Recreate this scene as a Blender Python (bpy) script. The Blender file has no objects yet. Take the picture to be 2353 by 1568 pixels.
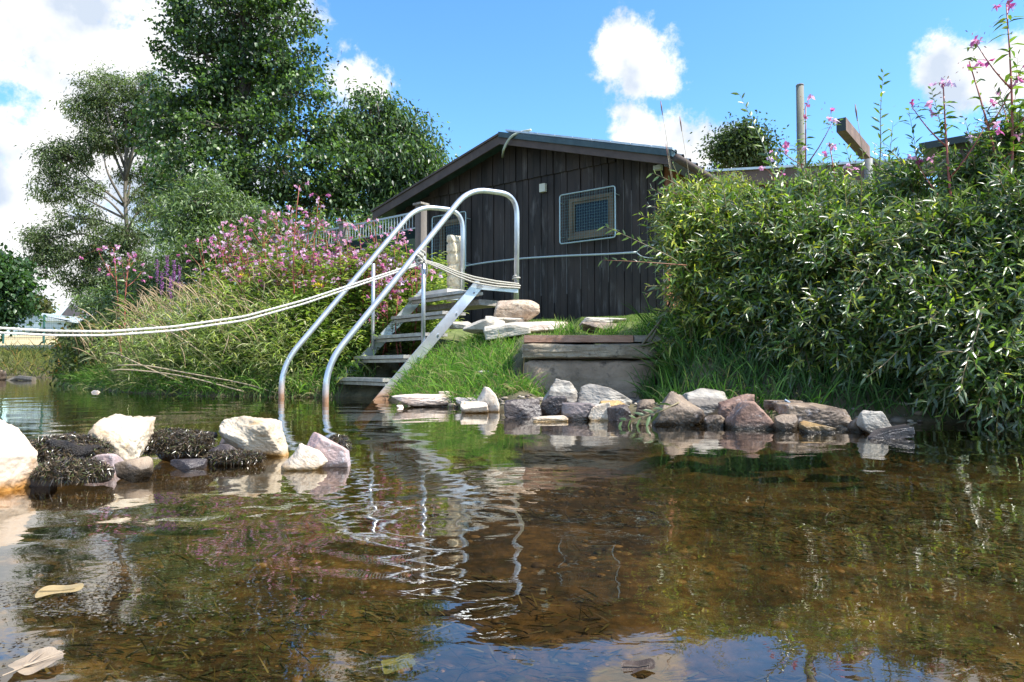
import bpy, math
import numpy as np
from mathutils import Vector
rng = np.random.default_rng(7)
SC = bpy.context.scene
COL = SC.collection
# ------------------------------------------------------------------ camera
F, CX, CY, HOR, CH = 1600.0, 1176.5, 784.0, 846.0, 0.25   # focal and centre in units of a 2353 px wide picture
PITCH = math.atan((HOR - CY) / F)
cam = bpy.data.cameras.new("camera"); camo = bpy.data.objects.new("camera", cam); COL.objects.link(camo)
camo.location = (0, 0, CH); camo.rotation_euler = (math.pi / 2 + PITCH, 0, 0)
cam.sensor_width = 36; cam.lens = 36 * F / 2353.0; cam.clip_start = 0.02; cam.clip_end = 3000
cam.dof.use_dof = False
SC.camera = camo
cp, sp = math.cos(PITCH), math.sin(PITCH)
def ray(u, v):
    a, b = (u - CX) / F, -(v - CY) / F
    return np.array([a, cp - b * sp, sp + b * cp])
def P(u, v, d):                      # the point seen at (u, v) lying d metres ahead
    r = ray(u, v); r = r * (d / r[1]); return np.array([r[0], r[1], r[2] + CH])
# ------------------------------------------------------------------ world, sun, exposure
SUN_AZ = math.radians(108)            # clockwise from +Y
SUN_EL = math.radians(52)
sund = np.array([math.sin(SUN_AZ) * math.cos(SUN_EL), math.cos(SUN_AZ) * math.cos(SUN_EL), math.sin(SUN_EL)])
sl = bpy.data.lights.new("sun", 'SUN'); sl.energy = 5.0; sl.angle = math.radians(0.5); sl.color = (1, .955, .88)
so = bpy.data.objects.new("sun", sl); COL.objects.link(so); so.location = (5, 0, 8)
so.rotation_euler = Vector(-sund).to_track_quat('-Z', 'Y').to_euler()
SC.view_settings.view_transform = 'Standard'; SC.view_settings.look = 'None'
SC.view_settings.exposure = 0.92; SC.view_settings.gamma = 1.0
SC.cycles.use_denoising = True
SC.cycles.max_bounces = 8; SC.cycles.diffuse_bounces = 3; SC.cycles.glossy_bounces = 4
SC.cycles.transparent_max_bounces = 12; SC.cycles.sample_clamp_indirect = 6

CLOUDS = [(210,40,170),(60,-10,95),(-60,-40,100),(330,90,170),(430,40,110),(240,210,140),(330,300,120),(130,330,95),(40,330,62),(-50,300,60),(-60,400,110),(60,450,120),(200,430,110),(-20,560,150),(130,580,140),(330,520,200),(250,660,120),(520,-20,100),
 (815,195,48),(800,170,26),(855,207,26),(1440,118,48),(1480,150,50),(1530,190,38),(1398,92,18),(1455,185,24),
 (1490,312,52),(1550,305,54),(1610,335,56),(1680,352,52),(1440,318,30),(2200,162,52),(2255,150,52),(2330,165,52),(2390,180,60),(2155,160,26)]
W = bpy.data.worlds.new("World"); SC.world = W; W.use_nodes = True
nt = W.node_tree; N = nt.nodes; L = nt.links; N.clear()
def nn(t, **k):
    n = N.new(t)
    for a, b in k.items(): setattr(n, a, b)
    return n
out = nn('ShaderNodeOutputWorld'); bg = nn('ShaderNodeBackground'); L.new(bg.outputs[0], out.inputs[0]); bg.inputs[1].default_value = 0.13
sky = nn('ShaderNodeTexSky', sky_type='NISHITA'); sky.sun_disc = False; sky.sun_elevation = SUN_EL; sky.sun_rotation = SUN_AZ
sky.air_density = 1.0; sky.dust_density = 0.35; sky.ozone_density = 2.2
hs = nn('ShaderNodeHueSaturation'); hs.inputs['Saturation'].default_value = 1.18; hs.inputs['Value'].default_value = 1.25
L.new(sky.outputs[0], hs.inputs['Color'])
sm = nn('ShaderNodeMix', data_type='RGBA', blend_type='MULTIPLY'); sm.inputs[0].default_value = 1; L.new(hs.outputs[0], sm.inputs[6]); sm.inputs[7].default_value = (.84, 1.02, 1.13, 1)
tc = nn('ShaderNodeTexCoord')
def mth(op, a, b=None, c=None, clamp=False):
    m = nn('ShaderNodeMath', operation=op); m.use_clamp = clamp
    for i, x in enumerate((a, b, c)):
        if x is None: continue
        if isinstance(x, (int, float)): m.inputs[i].default_value = x
        else: L.new(x, m.inputs[i])
    return m.outputs[0]
nz = nn('ShaderNodeTexNoise'); nz.inputs['Scale'].default_value = 11.0; nz.inputs['Detail'].default_value = 9; nz.inputs['Roughness'].default_value = .62
L.new(tc.outputs['Generated'], nz.inputs['Vector'])
cur = None
for (u, v, r) in CLOUDS:
    d = ray(u, v); d = d / np.linalg.norm(d)
    vm = nn('ShaderNodeVectorMath', operation='DISTANCE'); L.new(tc.outputs['Generated'], vm.inputs[0]); vm.inputs[1].default_value = tuple(d)
    q = mth('MULTIPLY', vm.outputs['Value'], F / r)
    cur = q if cur is None else mth('SMOOTH_MIN', cur, q, 0.25)
q = mth('ADD', cur, mth('MULTIPLY', mth('SUBTRACT', nz.outputs[0], .5), 4.2))
nz4 = nn('ShaderNodeTexNoise'); nz4.inputs['Scale'].default_value = 38.0; nz4.inputs['Detail'].default_value = 8; nz4.inputs['Roughness'].default_value = .68; L.new(tc.outputs['Generated'], nz4.inputs['Vector'])
q = mth('ADD', q, mth('MULTIPLY', mth('SUBTRACT', nz4.outputs[0], .5), 2.2))
mask = nn('ShaderNodeMapRange', interpolation_type='SMOOTHSTEP'); L.new(q, mask.inputs[0])
for i, x in enumerate((1.60, .62, 0, 1)): mask.inputs[i + 1].default_value = x
# drifting clouds elsewhere in the sky (overhead and behind), outside the named ones
nz2 = nn('ShaderNodeTexNoise'); nz2.inputs['Scale'].default_value = 2.3; nz2.inputs['Detail'].default_value = 8; nz2.inputs['Roughness'].default_value = .55
L.new(tc.outputs['Generated'], nz2.inputs['Vector'])
m2 = nn('ShaderNodeMapRange', interpolation_type='SMOOTHSTEP'); L.new(nz2.outputs[0], m2.inputs[0])
for i, x in enumerate((.50, .62, 0, 1)): m2.inputs[i + 1].default_value = x
sx = nn('ShaderNodeSeparateXYZ'); L.new(tc.outputs['Generated'], sx.inputs[0])
back = nn('ShaderNodeMapRange'); L.new(mth('SUBTRACT', sx.outputs[1], mth('MULTIPLY', sx.outputs[2], .9)), back.inputs[0])
for i, x in enumerate((.28, .05, 0, 1)): back.inputs[i + 1].default_value = x
mask2 = mth('MULTIPLY', m2.outputs[0], back.outputs[0])
allm = mth('MAXIMUM', mask.outputs[0], mask2)
nz3 = nn('ShaderNodeTexNoise'); nz3.inputs['Scale'].default_value = 8.5; nz3.inputs['Detail'].default_value = 8
L.new(tc.outputs['Generated'], nz3.inputs['Vector'])
cr = nn('ShaderNodeValToRGB'); L.new(nz3.outputs[0], cr.inputs[0])
cr.color_ramp.elements[0].position = .42; cr.color_ramp.elements[0].color = (2.9, 3.3, 3.9, 1)
cr.color_ramp.elements[1].position = .54; cr.color_ramp.elements[1].color = (5.0, 5.0, 5.0, 1)
mx = nn('ShaderNodeMix', data_type='RGBA'); L.new(allm, mx.inputs[0]); L.new(sm.outputs[2], mx.inputs[6]); L.new(cr.outputs[0], mx.inputs[7])
L.new(mx.outputs[2], bg.inputs[0])

# ------------------------------------------------------------------ helpers
def tag(o, label=None, cat=None, group=None, kind=None):
    if label: o['label'] = label
    if cat: o['category'] = cat
    if group: o['group'] = group
    if kind: o['kind'] = kind
    return o
def empty(name, loc, label=None, cat=None, group=None):
    o = bpy.data.objects.new(name, None); COL.objects.link(o); o.location = tuple(loc); o.empty_display_size = .1
    return tag(o, label, cat, group)
def mk(name, V, Fs, mat, parent=None, smooth=False, cols=None):
    """V (n,3) world coordinates, Fs list of int arrays (m,k)"""
    V = np.asarray(V, dtype=np.float32)
    if not isinstance(Fs, list): Fs = [Fs]
    Fs = [np.asarray(f, dtype=np.int32) for f in Fs if len(f)]
    if parent is not None: V = V - np.array(parent.location, dtype=np.float32) - (np.array(parent.parent.location, dtype=np.float32) if parent.parent else 0)
    me = bpy.data.meshes.new(name)
    me.vertices.add(len(V)); me.vertices.foreach_set('co', V.ravel())
    nl = sum(f.size for f in Fs); npol = sum(len(f) for f in Fs)
    me.loops.add(nl); me.loops.foreach_set('vertex_index', np.concatenate([f.ravel() for f in Fs]))
    tot = np.concatenate([np.full(len(f), f.shape[1], dtype=np.int32) for f in Fs])
    st = np.concatenate([[0], np.cumsum(tot)[:-1]]).astype(np.int32)
    me.polygons.add(npol); me.polygons.foreach_set('loop_start', st); me.polygons.foreach_set('loop_total', tot)
    me.polygons.foreach_set('use_smooth', np.full(npol, bool(smooth or cols is not None)))
    me.update(calc_edges=True)
    if cols is not None:
        a = me.color_attributes.new('tint', 'FLOAT_COLOR', 'POINT')
        c = np.ones((len(V), 4), dtype=np.float32); c[:, :3] = cols
        a.data.foreach_set('color', c.ravel())
    me.validate()
    if mat: me.materials.append(mat)
    o = bpy.data.objects.new(name, me); COL.objects.link(o)
    if parent is not None: o.parent = parent
    return o
class MB:
    def __init__(s): s.V = []; s.Q = []; s.n = 0; s.C = []
    def add(s, V, Fs, c=None):
        V = np.asarray(V, float); s.V.append(V)
        for f in (Fs if isinstance(Fs, list) else [Fs]):
            if len(f): s.Q.append(np.asarray(f) + s.n)
        s.n += len(V)
        if c is not None:
            c = np.asarray(c, float); s.C.append(np.broadcast_to(c, (len(V), 3)) if c.ndim == 1 else c)
        return s
    def box(s, p, a, b, c, col=None):      # parallelepiped from corner p along edge vectors a, b, c
        p, a, b, c = map(lambda x: np.asarray(x, float), (p, a, b, c))
        v = [p, p + a, p + a + b, p + b, p + c, p + a + c, p + a + b + c, p + b + c]
        f = [[0,3,2,1],[4,5,6,7],[0,1,5,4],[1,2,6,5],[2,3,7,6],[3,0,4,7]]
        if np.dot(np.cross(a, b), c) < 0: f = [x[::-1] for x in f]
        return s.add(v, np.array(f), col)
    def build(s, name, mat, parent=None, smooth=False):
        by = {}
        for q in s.Q: by.setdefault(q.shape[1], []).append(q)
        return mk(name, np.concatenate(s.V), [np.concatenate(x) for x in by.values()], mat, parent, smooth, np.concatenate(s.C) if s.C else None)
def unit(a): a = np.asarray(a, float); return a / (np.linalg.norm(a, axis=-1, keepdims=True) + 1e-9)
def tube(path, r, sides=10, caps=True):
    path = np.asarray(path, float); n = len(path); r = np.broadcast_to(np.asarray(r, float), (n,))
    T = unit(np.gradient(path, axis=0)); ref = np.array([0, 0, 1.]) if abs(T[0][2]) < .9 else np.array([1., 0, 0])
    A = unit(np.cross(T[0], ref)); V = []
    for i in range(n):
        A = unit(A - T[i] * np.dot(A, T[i])); B = np.cross(T[i], A)
        an = np.arange(sides) / sides * 2 * math.pi
        V.append(path[i] + r[i] * (np.cos(an)[:, None] * A + np.sin(an)[:, None] * B))
    V = np.concatenate(V); i = np.arange(n - 1)[:, None] * sides; j = np.arange(sides)[None]; k = (j + 1) % sides
    Q = np.stack([i + j, i + k, i + sides + k, i + sides + j], -1).reshape(-1, 4)
    Fs = [Q]
    if caps: Fs += [np.arange(sides)[None, ::-1], (n - 1) * sides + np.arange(sides)[None]]
    return V, Fs
def bez(path, rad, seg=8):     # round the corners of a polyline
    p = [np.asarray(x, float) for x in path]; o = [p[0]]
    for i in range(1, len(p) - 1):
        a = p[i] + unit(p[i-1] - p[i]) * min(rad, np.linalg.norm(p[i-1] - p[i]) * .49); b = p[i] + unit(p[i+1] - p[i]) * min(rad, np.linalg.norm(p[i+1] - p[i]) * .49)
        for t in np.linspace(0, 1, seg): o.append((1-t)**2 * a + 2*t*(1-t) * p[i] + t*t*b)
    return np.array(o + [p[-1]])
def stubes(pts, rad, sides=3):          # many short tubes at once: pts (N,k,3), rad (N,k)
    Nn, k, _ = pts.shape
    T = unit(np.gradient(pts, axis=1)); ref = np.where(np.abs(T[..., 2:3]) < .9, np.array([0, 0, 1.]), np.array([1., 0, 0]))
    A = unit(np.cross(T, ref)); B = np.cross(T, A); an = np.arange(sides) / sides * 2 * math.pi
    V = pts[:, :, None] + rad[:, :, None, None] * (np.cos(an)[:, None] * A[:, :, None] + np.sin(an)[:, None] * B[:, :, None])
    base = (np.arange(Nn) * k * sides)[:, None, None]; i = (np.arange(k - 1) * sides)[None, :, None]; j = np.arange(sides)[None, None]; j2 = (j + 1) % sides
    Q = np.stack([base + i + j, base + i + j2, base + i + sides + j2, base + i + sides + j], -1).reshape(-1, 4)
    return V.reshape(-1, 3), Q
def tris(*t): return np.array(t)
T_RH = (np.array([[0,0,0],[.42,.5,.10],[1,0,-.05],[.42,-.5,.10],[.5,0,0]]), tris([0,4,1],[1,4,2],[0,3,4],[3,2,4]))
T_LN = (np.array([[0,0,0],[.33,0,0],[.7,0,0],[1,0,0],[.33,.5,.18],[.7,.36,.12],[.33,-.5,.18],[.7,-.36,.12]]),
        tris([0,1,4],[4,1,5],[1,2,5],[5,2,3],[0,6,1],[1,6,7],[1,7,2],[2,7,3]))
_b = [(x, s * w, 0) for x, w in ((0,.35),(.2,.5),(.4,.47),(.6,.38),(.8,.24)) for s in (1, -1)] + [(1, 0, 0)]
T_BL = (np.array(_b, float), tris(*[t for i in range(4) for t in ([2*i,2*i+1,2*i+3],[2*i,2*i+3,2*i+2])], [8, 9, 10]))
def leaves(pos, d, nrm, Ln, Wd, tpl, droop=0., cols=None):
    d = unit(d); s = unit(np.cross(nrm, d)); m = np.cross(d, s)
    T, Fc = tpl; n, k = len(pos), len(T)
    Ln = np.broadcast_to(Ln, (n,)); Wd = np.broadcast_to(Wd, (n,)); dr = np.broadcast_to(droop, (n,))
    V = pos[:, None] + d[:, None] * (Ln[:, None] * T[:, 0])[..., None] + s[:, None] * (Wd[:, None] * T[:, 1])[..., None] + m[:, None] * (Wd[:, None] * T[:, 2])[..., None]
    V[..., 2] -= (dr * Ln)[:, None] * T[:, 0] ** 2
    Q = (np.arange(n) * k)[:, None, None] + Fc[None]
    C = None if cols is None else np.repeat(cols, k, axis=0)
    return V.reshape(-1, 3), Q.reshape(-1, 3), C
def rdir(n): return unit(rng.normal(size=(n, 3)))
def palette(n, cols, wts=None, jit=.18):
    cols = np.array(cols); i = rng.choice(len(cols), n, p=None if wts is None else np.array(wts) / sum(wts))
    return cols[i] * (1 + rng.normal(size=(n, 1)) * jit).clip(.4, 1.8)
# numpy value noise
def vnoise(p, seed=0):
    p = np.asarray(p, float); i = np.floor(p).astype(np.int64); f = p - i; f = f * f * (3 - 2 * f)
    def h(a, b, c):
        x = (a * 374761393 + b * 668265263 + c * 2147483647 + seed * 974634777) & 0xffffffff
        x = ((x ^ (x >> 13)) * 1274126177) & 0xffffffff; x = (x ^ (x >> 16)) & 0xffffffff
        return x / 4294967295.0
    r = 0
    for dx in (0, 1):
        for dy in (0, 1):
            for dz in (0, 1):
                w = (f[..., 0] if dx else 1 - f[..., 0]) * (f[..., 1] if dy else 1 - f[..., 1]) * (f[..., 2] if dz else 1 - f[..., 2])
                r = r + w * h(i[..., 0] + dx, i[..., 1] + dy, i[..., 2] + dz)
    return r
def fbm(p, o=4, seed=0):
    r = 0; a = .5
    for k in range(o): r = r + a * (vnoise(p, seed + k) - .5); p = p * 2.03 + 7.1; a *= .5
    return r
# ------------------------------------------------------------------ materials
def mat(name, col=(.5,.5,.5), rough=.6, metal=0., spec=.5):
    m = bpy.data.materials.new(name); m.use_nodes = True; b = m.node_tree.nodes['Principled BSDF']
    b.inputs['Base Color'].default_value = (*col, 1); b.inputs['Roughness'].default_value = rough; b.inputs['Metallic'].default_value = metal
    b.inputs['Specular IOR Level'].default_value = spec
    return m, m.node_tree, b
def mnode(t, ty, **k):
    n = t.nodes.new(ty)
    for a, b in k.items(): setattr(n, a, b)
    return n
def noise_mat(name, c1, c2, scale=8, rough=.7, bump=.3, detail=8, p0=.35, p1=.65, c3=None, s3=30, stretch=None, metal=0., spec=.5, bscale=None, bdist=.01, p3=(.55,.7), rough2=None):
    m, t, b = mat(name, c1, rough, metal, spec)
    tc = mnode(t, 'ShaderNodeTexCoord'); vec = tc.outputs['Object']
    if stretch is not None:
        mp = mnode(t, 'ShaderNodeMapping'); mp.inputs['Scale'].default_value = stretch; t.links.new(vec, mp.inputs[0]); vec = mp.outputs[0]
    n = mnode(t, 'ShaderNodeTexNoise'); n.inputs['Scale'].default_value = scale; n.inputs['Detail'].default_value = detail; n.inputs['Roughness'].default_value = .6; t.links.new(vec, n.inputs[0])
    r = mnode(t, 'ShaderNodeValToRGB'); t.links.new(n.outputs[0], r.inputs[0])
    r.color_ramp.elements[0].position = p0; r.color_ramp.elements[0].color = (*c1, 1); r.color_ramp.elements[1].position = p1; r.color_ramp.elements[1].color = (*c2, 1)
    colr = r.outputs[0]
    if c3 is not None:
        n3 = mnode(t, 'ShaderNodeTexNoise'); n3.inputs['Scale'].default_value = s3; n3.inputs['Detail'].default_value = 6; n3.inputs['Roughness'].default_value = .65; t.links.new(vec, n3.inputs[0])
        mr = mnode(t, 'ShaderNodeMapRange'); t.links.new(n3.outputs[0], mr.inputs[0]); mr.inputs[1].default_value = p3[0]; mr.inputs[2].default_value = p3[1]
        mxx = mnode(t, 'ShaderNodeMix', data_type='RGBA'); t.links.new(mr.outputs[0], mxx.inputs[0]); t.links.new(colr, mxx.inputs[6]); mxx.inputs[7].default_value = (*c3, 1); colr = mxx.outputs[2]
    t.links.new(colr, b.inputs['Base Color'])
    if rough2 is not None:
        mr2 = mnode(t, 'ShaderNodeMapRange'); t.links.new(n.outputs[0], mr2.inputs[0]); mr2.inputs[1].default_value = .35; mr2.inputs[2].default_value = .65; mr2.inputs[3].default_value = rough; mr2.inputs[4].default_value = rough2
        t.links.new(mr2.outputs[0], b.inputs['Roughness'])
    if bump:
        nb = mnode(t, 'ShaderNodeTexNoise'); nb.inputs['Scale'].default_value = bscale or scale * 4; nb.inputs['Detail'].default_value = 8; nb.inputs['Roughness'].default_value = .65; t.links.new(vec, nb.inputs[0])
        bp = mnode(t, 'ShaderNodeBump'); bp.inputs['Strength'].default_value = bump; bp.inputs['Distance'].default_value = bdist; t.links.new(nb.outputs[0], bp.inputs['Height']); t.links.new(bp.outputs[0], b.inputs['Normal'])
    return m
def leaf_mat(name, rough=.45, trans=.35, spec=.5, ttint=(1.3, 1.5, .5)):
    m, t, b = mat(name, (.1,.2,.05), rough, 0, spec)
    a = mnode(t, 'ShaderNodeAttribute', attribute_name='tint'); t.links.new(a.outputs['Color'], b.inputs['Base Color'])
    tr = mnode(t, 'ShaderNodeBsdfTranslucent'); mu = mnode(t, 'ShaderNodeMix', data_type='RGBA', blend_type='MULTIPLY'); mu.inputs[0].default_value = 1
    t.links.new(a.outputs['Color'], mu.inputs[6]); mu.inputs[7].default_value = (*ttint, 1); t.links.new(mu.outputs[2], tr.inputs[0])
    ms = mnode(t, 'ShaderNodeMixShader'); ms.inputs[0].default_value = trans
    t.links.new(b.outputs[0], ms.inputs[1]); t.links.new(tr.outputs[0], ms.inputs[2]); t.links.new(ms.outputs[0], t.nodes['Material Output'].inputs[0])
    return m
M_leaf = leaf_mat('leaf_glossy', .34, .40, 1.0)
M_tree = leaf_mat('leaf_tree', .42, .40, .7)
M_leafsoft = leaf_mat('leaf_soft', .6, .4, .35)
M_grass = leaf_mat('grass_blade', .5, .4, .4)
M_dry = leaf_mat('dry_stalk', .8, .25, .2, (1.1, 1, .7))
M_petal = leaf_mat('petal', .6, .45, .3, (1.1, .9, 1.1))
def tint_mat(name, rough, spec=.5):
    m, t, b = mat(name, (.2,.2,.2), rough, 0, spec); a = mnode(t, 'ShaderNodeAttribute', attribute_name='tint'); t.links.new(a.outputs['Color'], b.inputs['Base Color']); return m
M_stem = tint_mat('plant_stem', .5)
M_moss = tint_mat('wet_moss', .28, .6)
M_bark = noise_mat('bark', (.045,.035,.025), (.13,.11,.085), 12, .9, .6, stretch=(1,1,.25))
M_barkl = noise_mat('willow_bark', (.08,.068,.05), (.20,.17,.13), 10, .9, .6, stretch=(1,1,.25))
# ------------------------------------------------------------------ terrain
SHX = np.array([-300,-60,-13,-9.8,-8,-6.3,-3.7,-2.75,-2.05,-1.4,-1.05,-.81,-.31,.05,.57,.82,1.44,2.1,3,6,60,300.])
SHY = np.array([30,22,18.5,17.2,12.5,9.8,6.9,6.25,6.0,5.95,5.7,5.06,4.35,3.95,3.75,3.5,3.25,3.15,2.9,2.0,-10,-60.])
def shore(x): return np.interp(x, SHX, SHY)
def gz(x, y):
    x = np.asarray(x, float); y = np.asarray(y, float)
    s = (shore(x + .05) - shore(x - .05)) / .1
    t = (y - shore(x)) / np.sqrt(1 + np.minimum(s * s, 9)); t = t + .12 * fbm(np.stack([x * 1.1, y * 1.1, x * 0], -1), 3, 3)
    land = .9 * (1 - np.exp(-np.maximum(t, 0) / 1.15)) + .03 * fbm(np.stack([x * 3, y * 3, x * 0], -1), 3, 9) * (t > .1)
    tt_ = np.maximum(t, 0); l2 = np.interp(tt_, [0,.25,.6,1.05,1.8,2.4,4.9,9], [0,.16,.33,.47,.565,.645,.88,.92]) + .02 * fbm(np.stack([x * 3, y * 3, x * 0], -1), 3, 9) * (t > .1)
    wq = np.clip((x + .75) / .4, 0, 1) * (y < 20); land = land * (1 - wq) + l2 * wq
    land = land + np.clip(y - 20, 0, 120) * .05 * (x < 60)
    # low gravel shelf in front of the stone slabs
    m = np.clip((x + .05) / .25, 0, 1) * np.clip((1.05 - x) / .15, 0, 1) * np.clip((4.62 - y) / .1, 0, 1)
    land = land * (1 - m) + np.minimum(land, .05) * m
    bed = -.20 * (1 - np.exp(np.minimum(t, 0) / .35)) - .25 * np.clip((y - 2.4) / 1.5, 0, 1) * (t < 0) * (1 - np.exp(np.minimum(t, 0) / .8)) + .05 * fbm(np.stack([x * 2.2, y * 2.2, x * 0], -1), 4, 5)
    return np.where(t > 0, land, bed)
def nonuni(parts):
    o = []
    for a, b, n in parts: o.append(np.linspace(a, b, n, endpoint=False))
    return np.concatenate(o + [[parts[-1][1]]])
gx = nonuni([(-900,-80,12),(-80,-20,30),(-20,-6,60),(-6,6,220),(6,20,30),(20,80,12),(80,900,10)])
gy = nonuni([(-400,-10,10),(-10,0,20),(0,9,190),(9,30,70),(30,120,30),(120,1500,14)])
X, Y = np.meshgrid(gx, gy); Z = gz(X, Y)
ny, nx = X.shape; i = np.arange(ny - 1)[:, None] * nx; j = np.arange(nx - 1)[None]
GQ = np.stack([i + j, i + j + 1, i + j + 1 + nx, i + j + nx], -1).reshape(-1, 4)
gm, t, b = mat('ground', (.1,.08,.05), .9)
geo = mnode(t, 'ShaderNodeNewGeometry'); sep = mnode(t, 'ShaderNodeSeparateXYZ'); t.links.new(geo.outputs['Position'], sep.inputs[0])
def tnoise(t, vec, sc, det=7, ro=.6):
    n = mnode(t, 'ShaderNodeTexNoise'); n.inputs['Scale'].default_value = sc; n.inputs['Detail'].default_value = det; n.inputs['Roughness'].default_value = ro; t.links.new(vec, n.inputs[0]); return n.outputs[0]
def tramp(t, fac, els):
    r = mnode(t, 'ShaderNodeValToRGB'); t.links.new(fac, r.inputs[0]); e = r.color_ramp.elements
    while len(e) < len(els): e.new(.5)
    for k, (p, c) in enumerate(els): e[k].position = p; e[k].color = (*c, 1)
    return r.outputs[0]
def tmix(t, fac, a, b):
    m = mnode(t, 'ShaderNodeMix', data_type='RGBA')
    if isinstance(fac, float): m.inputs[0].default_value = fac
    else: t.links.new(fac, m.inputs[0])
    for s, x in ((6, a), (7, b)):
        if isinstance(x, tuple): m.inputs[s].default_value = (*x, 1)
        else: t.links.new(x, m.inputs[s])
    return m.outputs[2]
def tmr(t, x, a, b, c=0, d=1):
    m = mnode(t, 'ShaderNodeMapRange'); t.links.new(x, m.inputs[0])
    for k, y in enumerate((a, b, c, d)): m.inputs[k + 1].default_value = y
    return m.outputs[0]
pos = geo.outputs['Position']
bedc = tramp(t, tnoise(t, pos, 5.5, 9, .68), [(.35, (.009,.008,.004)), (.47, (.046,.035,.014)), (.58, (.155,.102,.036)), (.69, (.36,.24,.085))])
vo = mnode(t, 'ShaderNodeTexVoronoi'); vo.inputs['Scale'].default_value = 38; t.links.new(pos, vo.inputs['Vector'])
pebc = tramp(t, vo.outputs['Distance'], [(.0, (.16,.10,.045)), (.55, (.05,.032,.015)), (.8, (.008,.006,.004))])
bedc = tmix(t, .42, bedc, pebc)
bedc = tmix(t, tmr(t, tnoise(t, pos, 26, 6), .54, .66), bedc, (.030,.030,.012))
soil = tramp(t, tnoise(t, pos, 6, 8), [(.35, (.05,.045,.02)), (.6, (.13,.11,.06))])
grs = tramp(t, tnoise(t, pos, 9, 8), [(.35, (.07,.10,.025)), (.62, (.17,.21,.06))])
fld = tramp(t, tnoise(t, pos, .6, 8), [(.35, (.36,.27,.13)), (.62, (.55,.43,.22))])
landc = tmix(t, tmr(t, sep.outputs[2], .25, .7), soil, grs)
landc = tmix(t, tmr(t, sep.outputs[1], 19.5, 22), landc, fld)
t.links.new(tmix(t, tmr(t, sep.outputs[2], -.01, .02), bedc, landc), b.inputs['Base Color'])
bp = mnode(t, 'ShaderNodeBump'); bp.inputs['Strength'].default_value = .5; bp.inputs['Distance'].default_value = .03; t.links.new(tnoise(t, pos, 22, 8), bp.inputs['Height']); t.links.new(bp.outputs[0], b.inputs['Normal'])
tag(mk('ground', np.stack([X, Y, Z], -1).reshape(-1, 3), GQ, gm, smooth=True), kind='structure')
# ------------------------------------------------------------------ water
ys = np.concatenate([np.linspace(-6, .2, 24, endpoint=False), .2 * 1.0105 ** np.arange(0, 455)])
ss = np.concatenate([np.linspace(-5, -.95, 60, endpoint=False), np.linspace(-.95, .95, 760, endpoint=False), np.linspace(.95, 5, 61)])
Yw = np.repeat(ys[:, None], len(ss), 1); Xw = ss[None] * (np.abs(Yw) + .35)
hw = np.zeros_like(Xw); wr = np.random.default_rng(5)
warp = fbm(np.stack([Xw * .9, Yw * .9, Xw * 0], -1), 3, 41) * 2.0
lown = vnoise(np.stack([Xw * .7 + 3, Yw * .8, Xw * 0], -1), 77)
low2 = vnoise(np.stack([Xw * 2.1 + 3, Yw * 2.4, Xw * 0 + 3], -1), 78)
for k in range(46):
    lam = .045 * (12 ** wr.random()); th = wr.normal(0, .95) + math.pi / 2 - .25; ph = wr.random() * 6.28
    kx, ky = math.cos(th) * 2 * math.pi / lam, math.sin(th) * 2 * math.pi / lam
    slope = .0032 * (1.15 if lam > .15 else .8)
    am = lown if k % 2 else low2
    cut = np.clip(lam / (.006 * np.maximum(Yw, .2)) / 3 - .3, 0, 1) * np.clip(lam / (.0105 * np.maximum(Yw, .2)) / 4 - .3, 0, 1)
    hw += slope * lam / 6.283 * (.25 + 1.5 * am ** 1.5) * cut * np.sin(kx * Xw + ky * Yw + ph + warp * (.35 / lam) ** .5)
calm = .35 + .65 * np.clip((Yw - .75) / .5, 0, 1)
hw *= calm
for (u, v, a, lam, dec) in ((815, 1068, .00045, .05, .30), (600, 1075, .0003, .03, .2), (1000, 1200, .0003, .07, .4), (330, 1110, .00025, .035, .2)):
    d0 = CH * F / (v - HOR); x0, y0 = (u - CX) / F * d0, d0
    rr = np.hypot(Xw - x0, Yw - y0); hw += a * np.sin(rr * 2 * math.pi / lam) * np.exp(-rr / dec) * np.clip(rr / .03, 0, 1)
ny, nx = Xw.shape; i = np.arange(ny - 1)[:, None] * nx; j = np.arange(nx - 1)[None]
WQ = np.stack([i + j, i + j + 1, i + j + 1 + nx, i + j + nx], -1).reshape(-1, 4)
wm = bpy.data.materials.new('water'); wm.use_nodes = True; t = wm.node_tree; t.nodes.clear()
o_ = mnode(t, 'ShaderNodeOutputMaterial'); g_ = mnode(t, 'ShaderNodeBsdfGlossy'); g_.inputs['Roughness'].default_value = 0.015; g_.inputs['Color'].default_value = (.97,.95,.9,1)
tr_ = mnode(t, 'ShaderNodeBsdfTransparent'); tr_.inputs[0].default_value = (.66,.56,.39,1)
tc_ = mnode(t, 'ShaderNodeTexCoord'); mp = mnode(t, 'ShaderNodeMapping'); mp.inputs['Scale'].default_value = (1, 1.5, 1); t.links.new(tc_.outputs['Object'], mp.inputs[0])
n1 = mnode(t, 'ShaderNodeTexNoise'); n1.inputs['Scale'].default_value = 16; n1.inputs['Detail'].default_value = 3; n1.inputs['Distortion'].default_value = .6; t.links.new(mp.outputs[0], n1.inputs[0])
bp = mnode(t, 'ShaderNodeBump'); bp.inputs['Strength'].default_value = .16; bp.inputs['Distance'].default_value = .002; t.links.new(n1.outputs[0], bp.inputs['Height'])
t.links.new(bp.outputs[0], g_.inputs['Normal'])
gi = mnode(t, 'ShaderNodeNewGeometry'); dt = mnode(t, 'ShaderNodeVectorMath', operation='DOT_PRODUCT'); t.links.new(bp.outputs[0], dt.inputs[0]); t.links.new(gi.outputs['Incoming'], dt.inputs[1])
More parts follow.
